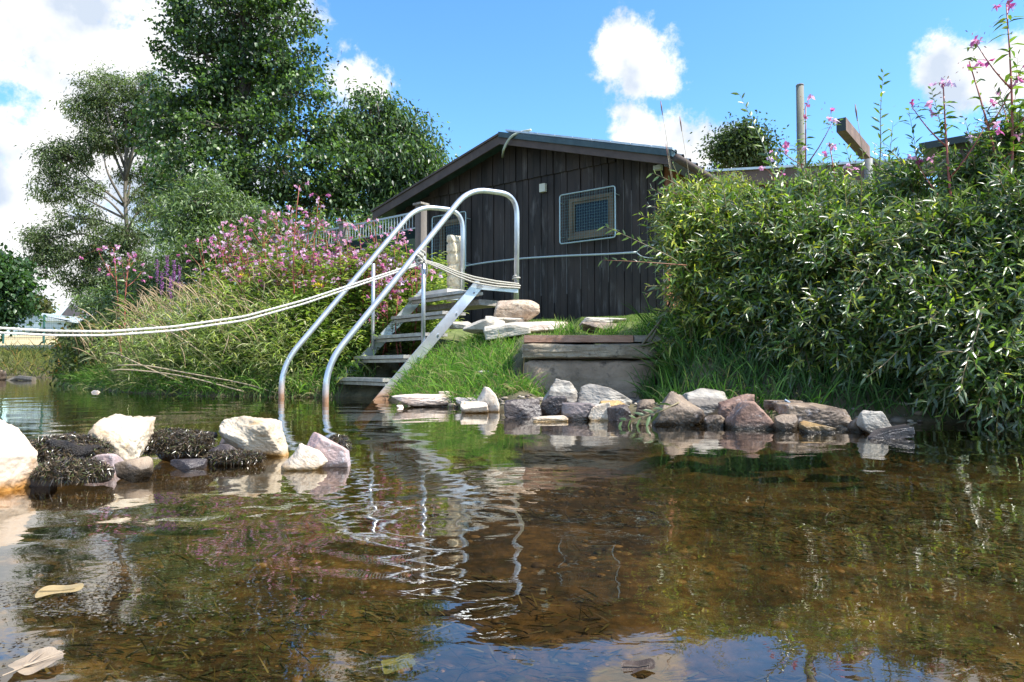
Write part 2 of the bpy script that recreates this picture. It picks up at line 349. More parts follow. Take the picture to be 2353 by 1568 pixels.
def tm(op, a, b=0.):
    m = mnode(t, 'ShaderNodeMath', operation=op)
    for k, x in enumerate((a, b)):
        if isinstance(x, float): m.inputs[k].default_value = x
        else: t.links.new(x, m.inputs[k])
    return m.outputs[0]
frs = tm('MULTIPLY_ADD', tm('POWER', tm('SUBTRACT', 1., tm('ABSOLUTE', dt.outputs['Value'])), 3.9), .94); frs.node.inputs[2].default_value = .06; frs.node.use_clamp = True
ms = mnode(t, 'ShaderNodeMixShader'); t.links.new(frs, ms.inputs[0]); t.links.new(tr_.outputs[0], ms.inputs[1]); t.links.new(g_.outputs[0], ms.inputs[2]); t.links.new(ms.outputs[0], o_.inputs[0])
tag(mk('water', np.stack([Xw, Yw, hw], -1).reshape(-1, 3), WQ, wm, smooth=True), kind='structure')
# ------------------------------------------------------------------ rocks
def ico(sub):
    import bmesh
    bm = bmesh.new(); bmesh.ops.create_icosphere(bm, subdivisions=sub, radius=1)
    V = np.array([v.co[:] for v in bm.verts]); Fc = np.array([[v.index for v in f.verts] for f in bm.faces]); bm.free(); return V, Fc
ICO6, ICO5, ICO4 = ico(6), ico(5), ico(4)
def rock_shape(seed, cuts=16, rough=.05, soft=14, sub=None, flat=None):
    sub = sub or ICO6
    r = np.random.default_rng(seed); D, Fc = sub
    nrm = unit(r.normal(size=(cuts, 3))); dist = r.uniform(.60, 1.0, cuts); soft = soft * 2.6
    ax = np.array([[1,0,0],[-1,0,0],[0,1,0],[0,-1,0],[0,0,1],[0,0,-1.]])
    if flat is not None: ax = np.concatenate([ax]); 
    nrm = np.concatenate([nrm, ax]); dist = np.concatenate([dist, r.uniform(.86, .98, 6)])
    dots = (D @ nrm.T) / dist; dots = np.maximum(dots, 0)
    rad = 1.0 / (np.sum(dots ** soft, 1) ** (1 / soft) + 1e-6)
    V = D * rad[:, None]
    V = V * (1 + rough * 2.0 * fbm(V * 1.8 + seed * 3.7, 4, seed)[:, None] + rough * .9 * fbm(V * 7 + seed, 4, seed + 11)[:, None] - rough * .8 * np.abs(fbm(V * 3.1 + seed * 2, 4, seed + 23))[:, None] + rough * .5 * fbm(V * 22 + seed, 3, seed + 31)[:, None])
    V = V / np.abs(V).max(0)
    return V, Fc
def rock(name, label, box, d, m, seed, cuts=16, rough=.06, soft=14, depth=None, deep=.3, group=None, tilt=0, shear=0, parent=None, peak=0):
    u0, u1, v0, v1 = box
    c = P((u0 + u1) / 2, (v0 + v1) / 2, d); hx = (u1 - u0) / 2 / F * d; hz = (v1 - v0) / 2 / F * d
    c[2] -= hz * deep; hz *= 1 + deep; hy = depth or hx * .75
    V, Fc = rock_shape(seed, cuts, rough, soft)
    V = V * np.array([hx, hy, hz])
    if tilt: 
        ca, sa = math.cos(tilt), math.sin(tilt); V = V @ np.array([[ca, 0, sa], [0, 1, 0], [-sa, 0, ca]])
    if peak: V[:, :2] *= (1 - peak * np.clip(V[:, 2:3] / hz + .35, 0, 1.3))
    V[:, 0] += shear * V[:, 2]
    o = mk(name, V + c, Fc, m, parent, True)
    return tag(o, label, 'rock', group) if parent is None else o
R_white = noise_mat('rock_limestone', (.40,.31,.21), (.62,.54,.42), 9, .8, .9, c3=(.42,.27,.12), s3=16, p3=(.56,.68), bscale=45, bdist=.006)
R_whitebig = noise_mat('rock_limestone_orange', (.42,.31,.22), (.60,.49,.38), 7, .75, .9, c3=(.40,.22,.09), s3=9, p3=(.56,.72), bscale=35, bdist=.006)
R_tan = noise_mat('rock_tan', (.42,.33,.24), (.66,.58,.48), 11, .8, .6, c3=(.28,.17,.08), s3=20, bscale=60)
def wet(m, col, z0, z1):
    t = m.node_tree; b = t.nodes['Principled BSDF']; src = b.inputs['Base Color'].links[0].from_socket
    g = mnode(t, 'ShaderNodeNewGeometry'); sp_ = mnode(t, 'ShaderNodeSeparateXYZ'); t.links.new(g.outputs['Position'], sp_.inputs[0])
    a = mnode(t, 'ShaderNodeMath', operation='MULTIPLY_ADD'); t.links.new(tnoise(t, g.outputs['Position'], 30), a.inputs[0]); a.inputs[1].default_value = -.03; t.links.new(sp_.outputs[2], a.inputs[2])
    f = tmr(t, a.outputs[0], z1, z0); t.links.new(tmix(t, f, src, col), b.inputs['Base Color']); t.links.new(tmr(t, f, 0, 1, b.inputs['Roughness'].default_value, .2), b.inputs['Roughness'])
wet(R_white, (.34,.20,.07), -.010, .006); wet(R_whitebig, (.42,.20,.05), -.012, .018); wet(R_tan, (.30,.19,.08), -.012, .004)
R_pink = noise_mat('rock_pink_granite', (.30,.28,.29), (.52,.32,.27), 7, .7, .6, c3=(.60,.56,.55), s3=60, p3=(.58,.68), bscale=60)
R_dark = noise_mat('rock_wet_dark', (.018,.016,.018), (.10,.075,.065), 9, .22, .6, c3=(.24,.19,.17), s3=14, p3=(.6,.72), bscale=50, rough2=.5)
R_brown = noise_mat('rock_brown', (.06,.040,.028), (.34,.25,.17), 8, .6, .7, c3=(.42,.36,.33), s3=24, p3=(.58,.7), bscale=55)
R_redb = noise_mat('rock_red_sandstone', (.13,.07,.05), (.32,.20,.15), 8, .75, .7, c3=(.48,.42,.39), s3=26, p3=(.58,.7), bscale=55)
R_grey = noise_mat('rock_striated_grey', (.15,.13,.11), (.46,.42,.36), 5, .7, .7, stretch=(1,1,4.5), c3=(.10,.09,.08), s3=7, p3=(.58,.66), bscale=30)
R_ochre = noise_mat('rock_ochre', (.26,.15,.05), (.50,.34,.14), 9, .6, .6, c3=(.14,.09,.04), s3=18, bscale=55)
R_gran = noise_mat('rock_granite', (.38,.27,.18), (.62,.50,.38), 12, .85, .9, c3=(.22,.15,.10), s3=34, p3=(.54,.64), bscale=70)
R_slab = noise_mat('rock_flagstone', (.34,.30,.24), (.58,.52,.43), 6, .85, .6, c3=(.20,.18,.13), s3=18, bscale=40)
R_flatp = noise_mat('rock_pale_slab', (.50,.37,.30), (.70,.60,.52), 9, .8, .6, c3=(.3,.2,.15), s3=22, bscale=50)
R_purp = noise_mat('rock_purple_grey', (.10,.08,.075), (.30,.24,.22), 9, .45, .5, c3=(.40,.36,.36), s3=20, p3=(.6,.7), bscale=50)
for m_w in (R_brown, R_redb, R_grey, R_ochre, R_purp, R_flatp): wet(m_w, (.030,.022,.014), -.006, .026)
DAM = 'stones of the near dam'; ROW = 'stones piled along the far bank'; BNK = 'stones on the bank by the ladder'
# near dam
rock('boulder', 'huge pale pinkish boulder cut off by the left edge, orange where it meets the water', (-120, 78, 948, 1118), 1.47, R_whitebig, 11, 9, .10, 12, depth=.085, group=DAM, shear=-.35)
rock('rock', 'blocky cream white limestone with brown hollows, between two black moss mounds', (197, 338, 953, 1062), 1.82, R_white, 24, 9, .16, 14, depth=.07, group=DAM, shear=.10, peak=.08)
rock('rock', 'bright white wedge shaped stone sloping down to the right, above dark wet stones', (516, 664, 955, 1046), 1.98, R_white, 35, 8, .12, 12, depth=.075, group=DAM, tilt=-.30, shear=-.25, deep=.1)
rock('rock', 'small smooth tan stone at the water, left of the grey and pink stone', (652, 756, 1019, 1076), 1.74, R_tan, 46, 9, .08, 10, group=DAM, tilt=-.25, shear=-.3, peak=.5)
rock('rock', 'grey and pink smooth stone at the right tip of the near dam', (698, 812, 1006, 1072), 1.80, R_pink, 57, 6, .05, 9, group=DAM, tilt=-.42, shear=-.2, deep=.15)
rock('rock', 'small red brown stone wedged between the tan and the pink stone', (704, 745, 1030, 1066), 1.79, R_redb, 58, 12, .05, 12, group=DAM)
rock('rock', 'wet black stone below the left end of the white wedge stone', (480, 560, 1018, 1066), 1.86, R_dark, 61, 12, .05, 12, group=DAM)
rock('rock', 'small light grey stone left of the white wedge stone', (455, 492, 1022, 1042), 2.0, R_pink, 62, 12, .05, 12, group=DAM)
rock('rock', 'dark rounded stone behind the left end of the white wedge stone', (508, 560, 996, 1040), 2.1, R_dark, 63, 12, .05, 10, group=DAM)
rock('rock', 'smooth light grey pebble stone in front of the blocky cream limestone', (205, 275, 1042, 1092), 1.66, R_pink, 65, 8, .03, 8, group=DAM)
rock('rock', 'grey brown stone at the waterline right of the light grey pebble stone', (280, 352, 1053, 1102), 1.60, R_brown, 66, 10, .04, 10, group=DAM, tilt=.2)
rock('rock', 'small wet stone at the foot of the right black moss mound', (395, 470, 1055, 1080), 1.76, R_dark, 67, 12, .04, 10, group=DAM)
rock('rock', 'black wet stone sunk between the huge boulder and the left moss mound', (70, 130, 1060, 1125), 1.50, R_dark, 68, 12, .04, 10, group=DAM)
# far bank row
far = [
 ('flat pale pink slab lying at the water right of the ladder foot', (906, 1045, 905, 932), 4.55, R_flatp, {}),
 ('small beige rubble stone on the flat pink slab by the grass', (1008, 1045, 899, 918), 4.6, R_tan, {}),
 ('low sandy ledge stone behind the white upright stone', (1036, 1250, 913, 938), 4.3, R_flatp, {'depth': .12}),
 ('white upright rounded stone with a pinkish side, by the grass bank', (1090, 1148, 889, 936), 4.0, R_tan, {'soft': 9, 'cuts': 8, 'rough': .05, 'peak': .4}),
 ('flat pale stone in front of the white upright stone', (1058, 1126, 922, 946), 3.9, R_tan, {}),
 ('wet dark brown stone below the pale ledge', (1156, 1246, 916, 962), 3.6, R_dark, {}),
 ('dark round mossy stone under the striated grey stone', (1242, 1302, 910, 956), 3.65, R_dark, {'soft': 8}),
 ('large striated grey and white stone in front of the stone block', (1242, 1352, 874, 932), 3.85, R_grey, {'cuts': 10, 'tilt': -.1, 'peak': .4}),
 ('tan wedge stone sloping down to the right in front of the stone block', (1325, 1452, 886, 933), 3.8, R_grey, {'cuts': 9, 'tilt': -.22}),
 ('flat purple grey stone with a wet underside', (1290, 1380, 925, 967), 3.4, R_purp, {}),
 ('cream white stone at the water below the ochre stone', (1350, 1407, 930, 968), 3.36, R_tan, {'tilt': .3}),
 ('ochre brown stone behind the cream white one', (1376, 1443, 918, 946), 3.5, R_ochre, {'soft': 9}),
 ('low flat tan stone just breaking the water', (1220, 1304, 952, 971), 3.32, R_tan, {}),
 ('dark wet stone between the cream stone and the big dark brown stone', (1395, 1450, 930, 974), 3.3, R_dark, {}),
 ('small speckled stone behind the broken willow twig', (1458, 1504, 918, 943), 3.4, R_brown, {}),
 ('biggest dark brown peaked stone with light streaks', (1487, 1630, 896, 980), 3.1, R_brown, {'cuts': 12, 'soft': 12, 'rough': .12, 'peak': .55}),
 ('beige flat topped stone behind the biggest dark stone', (1570, 1690, 894, 945), 3.4, R_grey, {'tilt': -.15}),
 ('reddish angular stone behind the round brown stone', (1648, 1749, 902, 955), 3.15, R_redb, {'tilt': -.12}),
 ('small grey stone under the reddish angular stone', (1617, 1671, 945, 988), 3.0, R_brown, {}),
 ('round brown stone with a hollow and white marks', (1670, 1782, 922, 988), 2.92, R_redb, {'soft': 9, 'rough': .07}),
 ('large oblong brown block with a flat top', (1786, 1956, 925, 980), 2.95, R_brown, {'cuts': 5, 'soft': 18, 'depth': .1}),
 ('brown block under the left end of the large oblong block', (1780, 1832, 953, 994), 2.82, R_brown, {'cuts': 6, 'soft': 18}),
 ('low brown flat stone behind, topped by a blue stick', (1762, 1838, 920, 942), 3.2, R_brown, {}),
 ('low wet tan stone sloping into the water under the oblong block', (1828, 1908, 970, 1002), 2.72, R_ochre, {'tilt': -.25}),
 ('small dark stone between the oblong block and the striped block', (1952, 1990, 960, 996), 2.75, R_brown, {}),
 ('pale striped upright block leaning right at the end of the row', (1973, 2046, 943, 998), 2.68, R_grey, {'cuts': 5, 'soft': 18, 'shear': -.3}),
]
for k, (lb, bx, d, m, kw) in enumerate(far):
    rock('rock', lb, bx, d, m, 100 + 7 * k, group=ROW, **{**dict(cuts=8, rough=.10, soft=13), **kw})
for k, (lb, bx, d, m, kw) in enumerate([
 ('large orange speckled granite boulder on the bank beside the right handrail', (1130, 1240, 687, 741), 5.75, R_gran, {'soft': 8, 'deep': .05}),
 ('thin flat stone under the granite boulder', (1115, 1206, 727, 748), 5.7, R_slab, {'deep': .05}),
 ('long grey flagstone left of the lit flagstone, above the grass bank', (1063, 1165, 734, 762), 5.55, R_slab, {'deep': .1, 'tilt': .1}),
 ('tilted flagstone with a lit edge below the granite boulder', (1112, 1218, 742, 774), 5.4, R_slab, {'deep': .1, 'tilt': .15}),
 ('pale long stone between the granite boulder and the grass tuft', (1190, 1308, 737, 772), 5.5, R_flatp, {'deep': .1}),
 ('flat weathered stone in the lawn, upper one right of the grass tuft', (1322, 1440, 727, 752), 6.1, R_slab, {'deep': .1, 'depth': .3}),
 ('flat brown stone in the lawn, lower one right of the grass tuft', (1333, 1420, 741, 765), 5.8, R_brown, {'deep': .1}),
 ('mossy low stone at the right end of the lawn edge', (1460, 1560, 754, 772), 5.0, R_slab, {'deep': .1}),
 ('shaded stone visible through the ladder steps', (1060-30, 1100-15, 768-30, 800-45), 5.9, R_slab, {'deep': .1}),
]):
    rock('rock', lb, bx, d, m, 400 + 7 * k, group=BNK, **{**dict(cuts=10, rough=.05, soft=12), **kw})
# far left bank stones
rock('rock', 'brown stone at the far left bank', (-30, 15, 850, 885), 14.5, R_brown, 510, group=None)
# stick and log
def simple(name, V, Fs, m, label, cat, group=None, smooth=False, cols=None): return tag(mk(name, V, Fs, m, None, smooth, cols), label, cat, group)
a, b_ = P(1803, 919, 3.12), P(1836, 942, 3.1)
M_bluew = noise_mat('blue_grey_wood', (.16,.22,.30), (.30,.38,.46), 20, .5, .3)
simple('stick', *tube(np.array([a, (a*2+b_)/3 + [0,0,.002], b_]), .006, 6), M_bluew, 'short blue grey stick leaning on the stones below the bush', 'stick')
V, Fc = rock_shape(77, 6, .08, 16); a = P(2040, 998, 2.5)
V = V * np.array([.085, .035, .022]); V[:, 2] += V[:, 0] * .18
simple('driftwood_log', V + a, Fc, R_dark, 'black glistening wet piece of wood at the right end of the stone row', 'driftwood', smooth=True)
V, Fs = tube(bez([P(12, 881, 14), P(40, 868, 14), P(78, 872, 13.6)], .1), .05, 6)
simple('driftwood_log', V, Fs, M_barkl, 'thin pale log floating at the far left bank', 'driftwood')
def gravel(name, label, n, xs, ys, rs, cols, f, sub=2, seed=1, m=None):
    g = np.random.default_rng(seed); Dv, Df = ico(sub); x = g.uniform(*xs, n); y = g.uniform(*ys, n); z, k = f(x, y); x, y, z = x[k], y[k], z[k]; n = len(x)
    r = rs[0] * (rs[1] / rs[0]) ** (g.random(n) ** 2.2); V = Dv[None] * (1 + .35 * (vnoise(Dv[None] * 1.6 + g.uniform(0, 50, (n, 1, 3)), 3) - .5))[..., None] * np.stack([r * g.uniform(.8, 1.4, n), r * g.uniform(.7, 1.1, n), r * g.uniform(.45, .75, n)], 1)[:, None]
    V = V + np.stack([x, y, z], 1)[:, None]; Q = (np.arange(n) * len(Dv))[:, None, None] + Df[None]; c = np.array(cols)[g.choice(len(cols), n)] * g.uniform(.6, 1.3, (n, 1))
    return tag(mk(name, V.reshape(-1, 3), Q.reshape(-1, 3), m, None, True, np.repeat(c, len(Dv), 0)), label, 'gravel', kind='stuff')
M_grav = tint_mat('gravel', .6)
nw = 26000; xw = rng.uniform(-1.6, 2.0, nw); yw = rng.uniform(.35, 2.6, nw); kw_ = (np.abs(xw) < yw * .85 + .2) & (vnoise(np.stack([xw * 2.6, yw * 3.4, xw * 0], -1), 61) + .3 * vnoise(np.stack([xw * 9, yw * 9, xw * 0], -1), 62) > .66); xw, yw = xw[kw_], yw[kw_]; nw = len(xw)
V, Q, C = leaves(np.column_stack([xw, yw, gz(xw, yw) + .003]), np.column_stack([-.9 + rng.normal(size=nw) * .5, rng.normal(size=nw) * .5, np.abs(rng.normal(size=nw)) * .25]), rdir(nw) + [0, 0, 1.], rng.uniform(.012, .05, nw), rng.uniform(.0015, .004, nw), T_BL, .1, palette(nw, [(.035,.040,.014),(.07,.07,.025),(.015,.013,.007),(.12,.11,.04)]))
tag(mk('water_weed', V, Q, M_grav, None, False, C), 'dark olive weed combed by the current over the stream bed', 'water weed', kind='stuff')
def fb(x, y): return gz(x, y) - .001, (np.abs(x) < y * .85 + .2) & (vnoise(np.stack([x * 3, y * 3, x * 0], -1), 8) + .25 * vnoise(np.stack([x * 11, y * 11, x * 0], -1), 9) > .50)
gravel('streambed_pebbles', 'brown and amber pebbles scattered over the stream bed', 9000, (-2, 2.2), (.35, 2.9), (.003, .014), [(.10,.065,.03),(.05,.035,.02),(.17,.11,.05),(.06,.06,.03),(.22,.15,.07)], fb, 2, 4, M_grav)
def fs(x, y): z = gz(x, y); return z + .004, (z > -.05) & (z < .09)
gravel('bank_gravel', 'small wet stones wedged between the bigger stones of the far bank', 2600, (-1.0, 1.9), (2.7, 5.2), (.008, .032), [(.28,.22,.16),(.16,.12,.09),(.40,.34,.27),(.10,.08,.06)], fs, 2, 5, M_grav)
# ------------------------------------------------------------------ moss mounds on the dam
def moss(label, box, d, n, seed, depth=.09):
    u0, u1, v0, v1 = box; c = P((u0+u1)/2, (v0+v1)/2, d); hx = (u1-u0)/2/F*d; hz = (v1-v0)/2/F*d
    root = empty('moss_mound', (c[0], c[1], 0), label, 'moss', 'black moss mounds on the near dam')
    V, Fc = rock_shape(seed, 10, .16, 8, ICO4); V = V * np.array([hx*.86, depth*.85, hz*.82]); 
    mk('core', V + c, Fc, mat_core, root, True)
    r_ = rdir(n); r_[:, 2] = np.abs(r_[:, 2]) * 1.0 - .15; r_[:, 1] = -np.abs(r_[:, 1]) * .8 + r_[:, 1] * .2; r_ = unit(r_)
    wob = 1 + .55 * fbm(r_ * 3.5 + seed, 4, seed)
    pos = c + r_ * np.array([hx, depth, hz]) * (.88 * wob * rng.uniform(.85, 1.08, n))[:, None]
    dd = unit(np.cross(r_, rdir(n)) + r_ * .3 + rdir(n) * .3); 
    V, Q, C = leaves(pos, dd, rdir(n), rng.uniform(.005, .018, n), rng.uniform(.0012, .0030, n), T_RH, .2, palette(n, [(.026,.018,.011),(.06,.042,.025),(.15,.105,.06),(.075,.085,.025)], [4,4,2.4,1.8]))
    mk('fronds', V, Q, M_moss, root, False, C)
mat_core = noise_mat('moss_core', (.008,.006,.005), (.035,.025,.018), 60, .4, .9, bscale=200)
moss('black wet moss mound between the huge boulder and the blocky limestone', (62, 262, 996, 1088), 1.68, 9000, 1, .08)
moss('low glistening moss mound at the waterline in front of the blocky limestone', (86, 262, 1052, 1120), 1.50, 7000, 2, .06)
moss('tall black moss mound right of the blocky limestone', (325, 500, 982, 1074), 1.9, 10000, 3, .08)
moss('small moss strip under the white wedge stone', (470, 610, 1035, 1070), 1.84, 4000, 4, .05)
moss('brown moss tuft behind the grey and pink stone', (748, 806, 1000, 1052), 1.92, 3000, 5, .05)
# ------------------------------------------------------------------ ladder
M_steel = noise_mat('galvanised_steel', (.50,.53,.57), (.66,.68,.71), 9, .36, .05, metal=.75, bscale=80)
t = M_steel.node_tree; b = t.nodes['Principled BSDF']; src = b.inputs['Base Color'].links[0].from_socket
g2 = mnode(t, 'ShaderNodeNewGeometry'); s2 = mnode(t, 'ShaderNodeSeparateXYZ'); t.links.new(g2.outputs['Position'], s2.inputs[0])
zz = mnode(t, 'ShaderNodeMath', operation='ADD'); t.links.new(s2.outputs[2], zz.inputs[0]); nzz = mnode(t, 'ShaderNodeMath', operation='MULTIPLY'); t.links.new(tnoise(t, g2.outputs['Position'], 14), nzz.inputs[0]); nzz.inputs[1].default_value = -.12; t.links.new(nzz.outputs[0], zz.inputs[1])
rustf = tmr(t, zz.outputs[0], .10, -.03)
t.links.new(tmix(t, rustf, src, (.30,.17,.10)), b.inputs['Base Color'])
t.links.new(tmr(t, rustf, 0, 1, .75, 0), b.inputs['Metallic']); t.links.new(tmr(t, rustf, 0, 1, .36, .7), b.inputs['Roughness'])
M_tread = noise_mat('tread_alu', (.30,.28,.25), (.48,.46,.41), 14, .5, .3, metal=.35, c3=(.30,.27,.22), s3=30, bscale=80)
R0 = np.array([-1.37, 5.13, 0]); cdir = np.array([.77, .64, 0]); adir = np.array([-.64, .77, 0]); WD = .845; ZU = np.array([0, 0, 1.])
def LP(s, w, z): return R0 + cdir * s + adir * w + ZU * z
lad = empty('bathing_ladder', LP(.42, 0, 0), 'galvanised steel bathing ladder with two tubular handrails and five flat treads', 'ladder')
for w in (0, WD):
    path = bez([LP(0, w, -.35), LP(0, w, .27), LP(1.30, w, 1.80), LP(1.84, w, 1.83), LP(1.83, w, .84)], .20, 9)
    
    h = mk('handrail', *tube(path, .0235, 16), M_steel, lad, True)
    mk('rail_post', *tube([LP(.84, w, .42), LP(.84, w, 1.20)], .017, 12), M_steel, lad, True)
    m = MB(); sg = unit(np.array([*(cdir[:2] * 1.0), 1.03])); up = np.cross(adir, sg)
    off = -.02 if w == 0 else .02
    a0 = LP(.42, w + off, -.02) - sg * .25; a1 = LP(1.40, w + off, .985)
    m.box(a0 - adir * .006 - up * .045, a1 - a0, adir * .012, up * .09); m.build('stringer', M_steel, lad)
    m = MB(); m.box(LP(1.36, w + off - .006, .93), cdir * .47, adir * .012, ZU * .05); m.build('top_bar', M_steel, lad)
for k in range(5):
    s, z = .47 + .185 * k, .165 + .186 * k
    m = MB(); m.box(LP(s, .0, z - .024), cdir * .24, adir * WD, ZU * .026)
    for q in range(7): m.box(LP(s + .012 + q * .032, .004, z + .002), cdir * .014, adir * (WD - .008), ZU * .003)
    m.box(LP(s + .03, .01, z - .055), cdir * .02, adir * (WD - .02), ZU * .025)
    m.build('tread', M_tread, lad)
    mb = MB(); V, Fs = tube([LP(s + .13, -.040, z - .012), LP(s + .13, -.022, z - .012)], .010, 6); mb.add(V, Fs); mb.build('bolt', M_steel, lad)
# rope
M_rope = noise_mat('rope', (.50,.47,.40), (.80,.77,.70), 120, .9, .8, bscale=300, bdist=.003)
M_ropeg = noise_mat('rope_grey', (.30,.28,.23), (.55,.52,.44), 120, .9, .8, bscale=300, bdist=.003)
KN = LP(.80, 0, 1.17)
def strand(pts, r, m, name, root, twist=True):
    pts = np.asarray(pts, float); n = 420
    d = np.concatenate([[0], np.cumsum(np.linalg.norm(np.diff(pts, axis=0), axis=1))]); tt = np.linspace(0, d[-1], n)
    # smooth curve through the points
    p = np.stack([np.interp(tt, d, pts[:, k]) for k in range(3)], 1)
    for _ in range(60): p[1:-1] = (p[:-2] + 2 * p[1:-1] + p[2:]) / 4
    rr = r * (1 + .14 * np.sin(np.arange(n) * 1.6)); mk(name, *tube(p, rr, 8), m, root, True)
rope = empty('rope', KN, 'doubled white rope strung from the left edge to the knot on the right handrail', 'rope')
strand([P(-260, 742, 3.9), P(0, 754, 4.2), P(120, 761, 4.35), P(250, 762, 4.5), P(400, 751, 4.7), P(560, 728, 4.95), P(700, 690, 5.2), P(850, 641, 5.45), P(964, 604, KN[1] - .03)], .0075, M_rope, 'strand', rope)
strand([P(-260, 751, 3.9), P(0, 765, 4.2), P(120, 771, 4.35), P(250, 771, 4.5), P(400, 760, 4.7), P(560, 737, 4.95), P(700, 698, 5.2), P(850, 647, 5.45), P(964, 608, KN[1] - .03)], .0075, M_rope, 'strand', rope)
r2 = empty('rope', KN, 'slack grey ropes hanging from the knot to the top post of the right handrail', 'rope')
PT = LP(1.83, 0, 0)
for k, (dv, sg) in enumerate(((0, 0), (7, 6), (-6, 3))):
    strand([P(975, 600 + dv * .3, KN[1] - .04), P(1010, 612 + dv * .6, KN[1] + .05), P(1050, 630 + dv * .8, KN[1] + .15), P(1090, 643 + dv, KN[1] + .25), P(1140, 652 + dv * .9, KN[1] + .4), P(1192, 657 + dv * .7, PT[1] - .03)], .0075, M_ropeg, 'strand', r2)
def coil(c, axis, R, turns, r, m, root, seed):
    g = np.random.default_rng(seed); axis = unit(axis); A = unit(np.cross(axis, [.3, .2, 1])); B = np.cross(axis, A); th = np.linspace(0, turns * 2 * math.pi, int(turns * 22))
    p = c + np.outer(np.cos(th), A) * R + np.outer(np.sin(th), B) * R + np.outer((th / (turns * 6.283) - .5), axis) * (r * 2.1 * turns) + np.stack([np.sin(th * .37 + seed) * .003] * 3, 1)
    mk('knot', *tube(p, r, 8), m, root, True)
railT = unit(LP(1.30, 0, 1.80) - LP(0, 0, .27))
coil(KN, railT, .032, 3.2, .0085, M_ropeg, r2, 1)
coil(KN + [0.0, -.03, -.02], [.6, .3, .7], .024, 2.4, .0085, M_ropeg, r2, 2)
coil(KN + [0.01, -.035, -.05], [.2, .9, .3], .020, 2, .010, M_ropeg, r2, 3)
coil(PT + ZU * .985, ZU, .031, 2.2, .0075, M_ropeg, r2, 4)
coil(PT + ZU * 1.07, ZU, .030, 1.4, .0075, M_ropeg, r2, 5)
strand([KN + [.03, -.03, -.05], KN + [.06, -.04, -.08], KN + [.07, -.04, -.14], KN + [.055, -.04, -.19]], .0075, M_ropeg, 'rope_end', r2)
# ------------------------------------------------------------------ landing, slabs
M_wplank = noise_mat('weathered_plank', (.20,.17,.14), (.36,.32,.27), 6, .85, .5, stretch=(1, 6, 6), bscale=30)
M_pale = noise_mat('pale_paving', (.60,.55,.47), (.72,.68,.60), 8, .9, .3)
m = MB(); m.box(LP(1.42, .02, .80), cdir * .26, adir * (WD + .2), ZU * .05); tag(m.build('timber_plank', M_wplank), 'weathered timber plank under the top of the ladder, beside the granite boulder', 'plank')
m = MB(); m.box(LP(1.36, .42, .93), cdir * .36, adir * .42, ZU * .045); tag(m.build('landing_slab', M_pale), 'pale sunlit landing slab behind the top tread', 'slab')
def block(name, label, p, a, b, c, m, seed, rough=.012, cat='stone block'):
    n = 26; V, Fc = [], []
    mb = MB(); D, Fi = ICO5
    Vb = np.sign(D) * np.minimum(1, (np.abs(D) / np.abs(D).max(1, keepdims=True)) ) ; Vb = D / np.abs(D).max(1, keepdims=True)
    nb = fbm(Vb * 2.2 + seed, 5, seed); Vb = Vb * (1 - .05 * (np.sum(np.abs(Vb) > .93, 1) > 1)[:, None])
    Wp = np.asarray(p) + (Vb[:, :1] + 1) / 2 * np.asarray(a) + (Vb[:, 1:2] + 1) / 2 * np.asarray(b) + (Vb[:, 2:] + 1) / 2 * np.asarray(c)
    Wp = Wp + unit(D) * (rough * (nb * 4 + fbm(Vb * 9, 3, seed + 5) * 1.6))[:, None]
    return tag(mk(name, Wp, Fi, m, None, True), label, cat)
B_block = noise_mat('old_concrete', (.24,.175,.12), (.42,.31,.22), 5, .95, .9, c3=(.09,.07,.055), s3=9, bscale=45, bdist=.012)
B_block2 = noise_mat('rough_kerb_stone', (.24,.19,.13), (.40,.33,.24), 8, .95, .9, c3=(.10,.09,.07), s3=14, bscale=50, bdist=.012)
B_red = noise_mat('red_brown_plank', (.30,.16,.10), (.46,.28,.20), 6, .8, .5, stretch=(1, 6, 6), bscale=30)
bx0, bx1 = (1205 - CX) / F * 4.45, .93
zt = lambda v, d: CH + (HOR - v) / F * d
block('stone_block', 'big rough brown stone block behind the stones, lowest of the bank steps', (bx0, 4.45, -.05), (bx1 - bx0, 0, 0), (0, .45, 0), (0, 0, zt(828, 4.45) + .05), B_block, 3, .010)
block('kerb_stone', 'grey brown kerb stone lying on the big block', (bx0 - .01, 4.43, zt(824, 4.45)), (bx1 - bx0 + .02, 0, 0), (0, .45, 0), (0, 0, zt(790, 4.45) - zt(824, 4.45)), B_block2, 4, .008)
zr0, zr1 = zt(787, 4.5), zt(771, 4.5)
m = MB(); m.box((bx0 + .0, 4.47, zr0), (.70, 0, .0), (0, .30, 0), (0, 0, zr1 - zr0)); tag(m.build('timber_edge', B_red), 'red brown board along the front edge of the lawn, left piece', 'board')
m = MB(); m.box((bx0 + .708, 4.475, zr0 + .003), (.22, 0, .0), (0, .30, 0), (0, 0, zr1 - zr0 - .004)); tag(m.build('timber_edge', M_wplank), 'dark weathered board at the lawn edge, right of the red brown board', 'board')
block('concrete_ledge', 'small pale topped concrete ledge left of the big block', (bx0 - .30, 4.62, .10), (.30, 0, 0), (0, .3, 0), (0, 0, .13), R_slab, 9, .008, 'ledge')
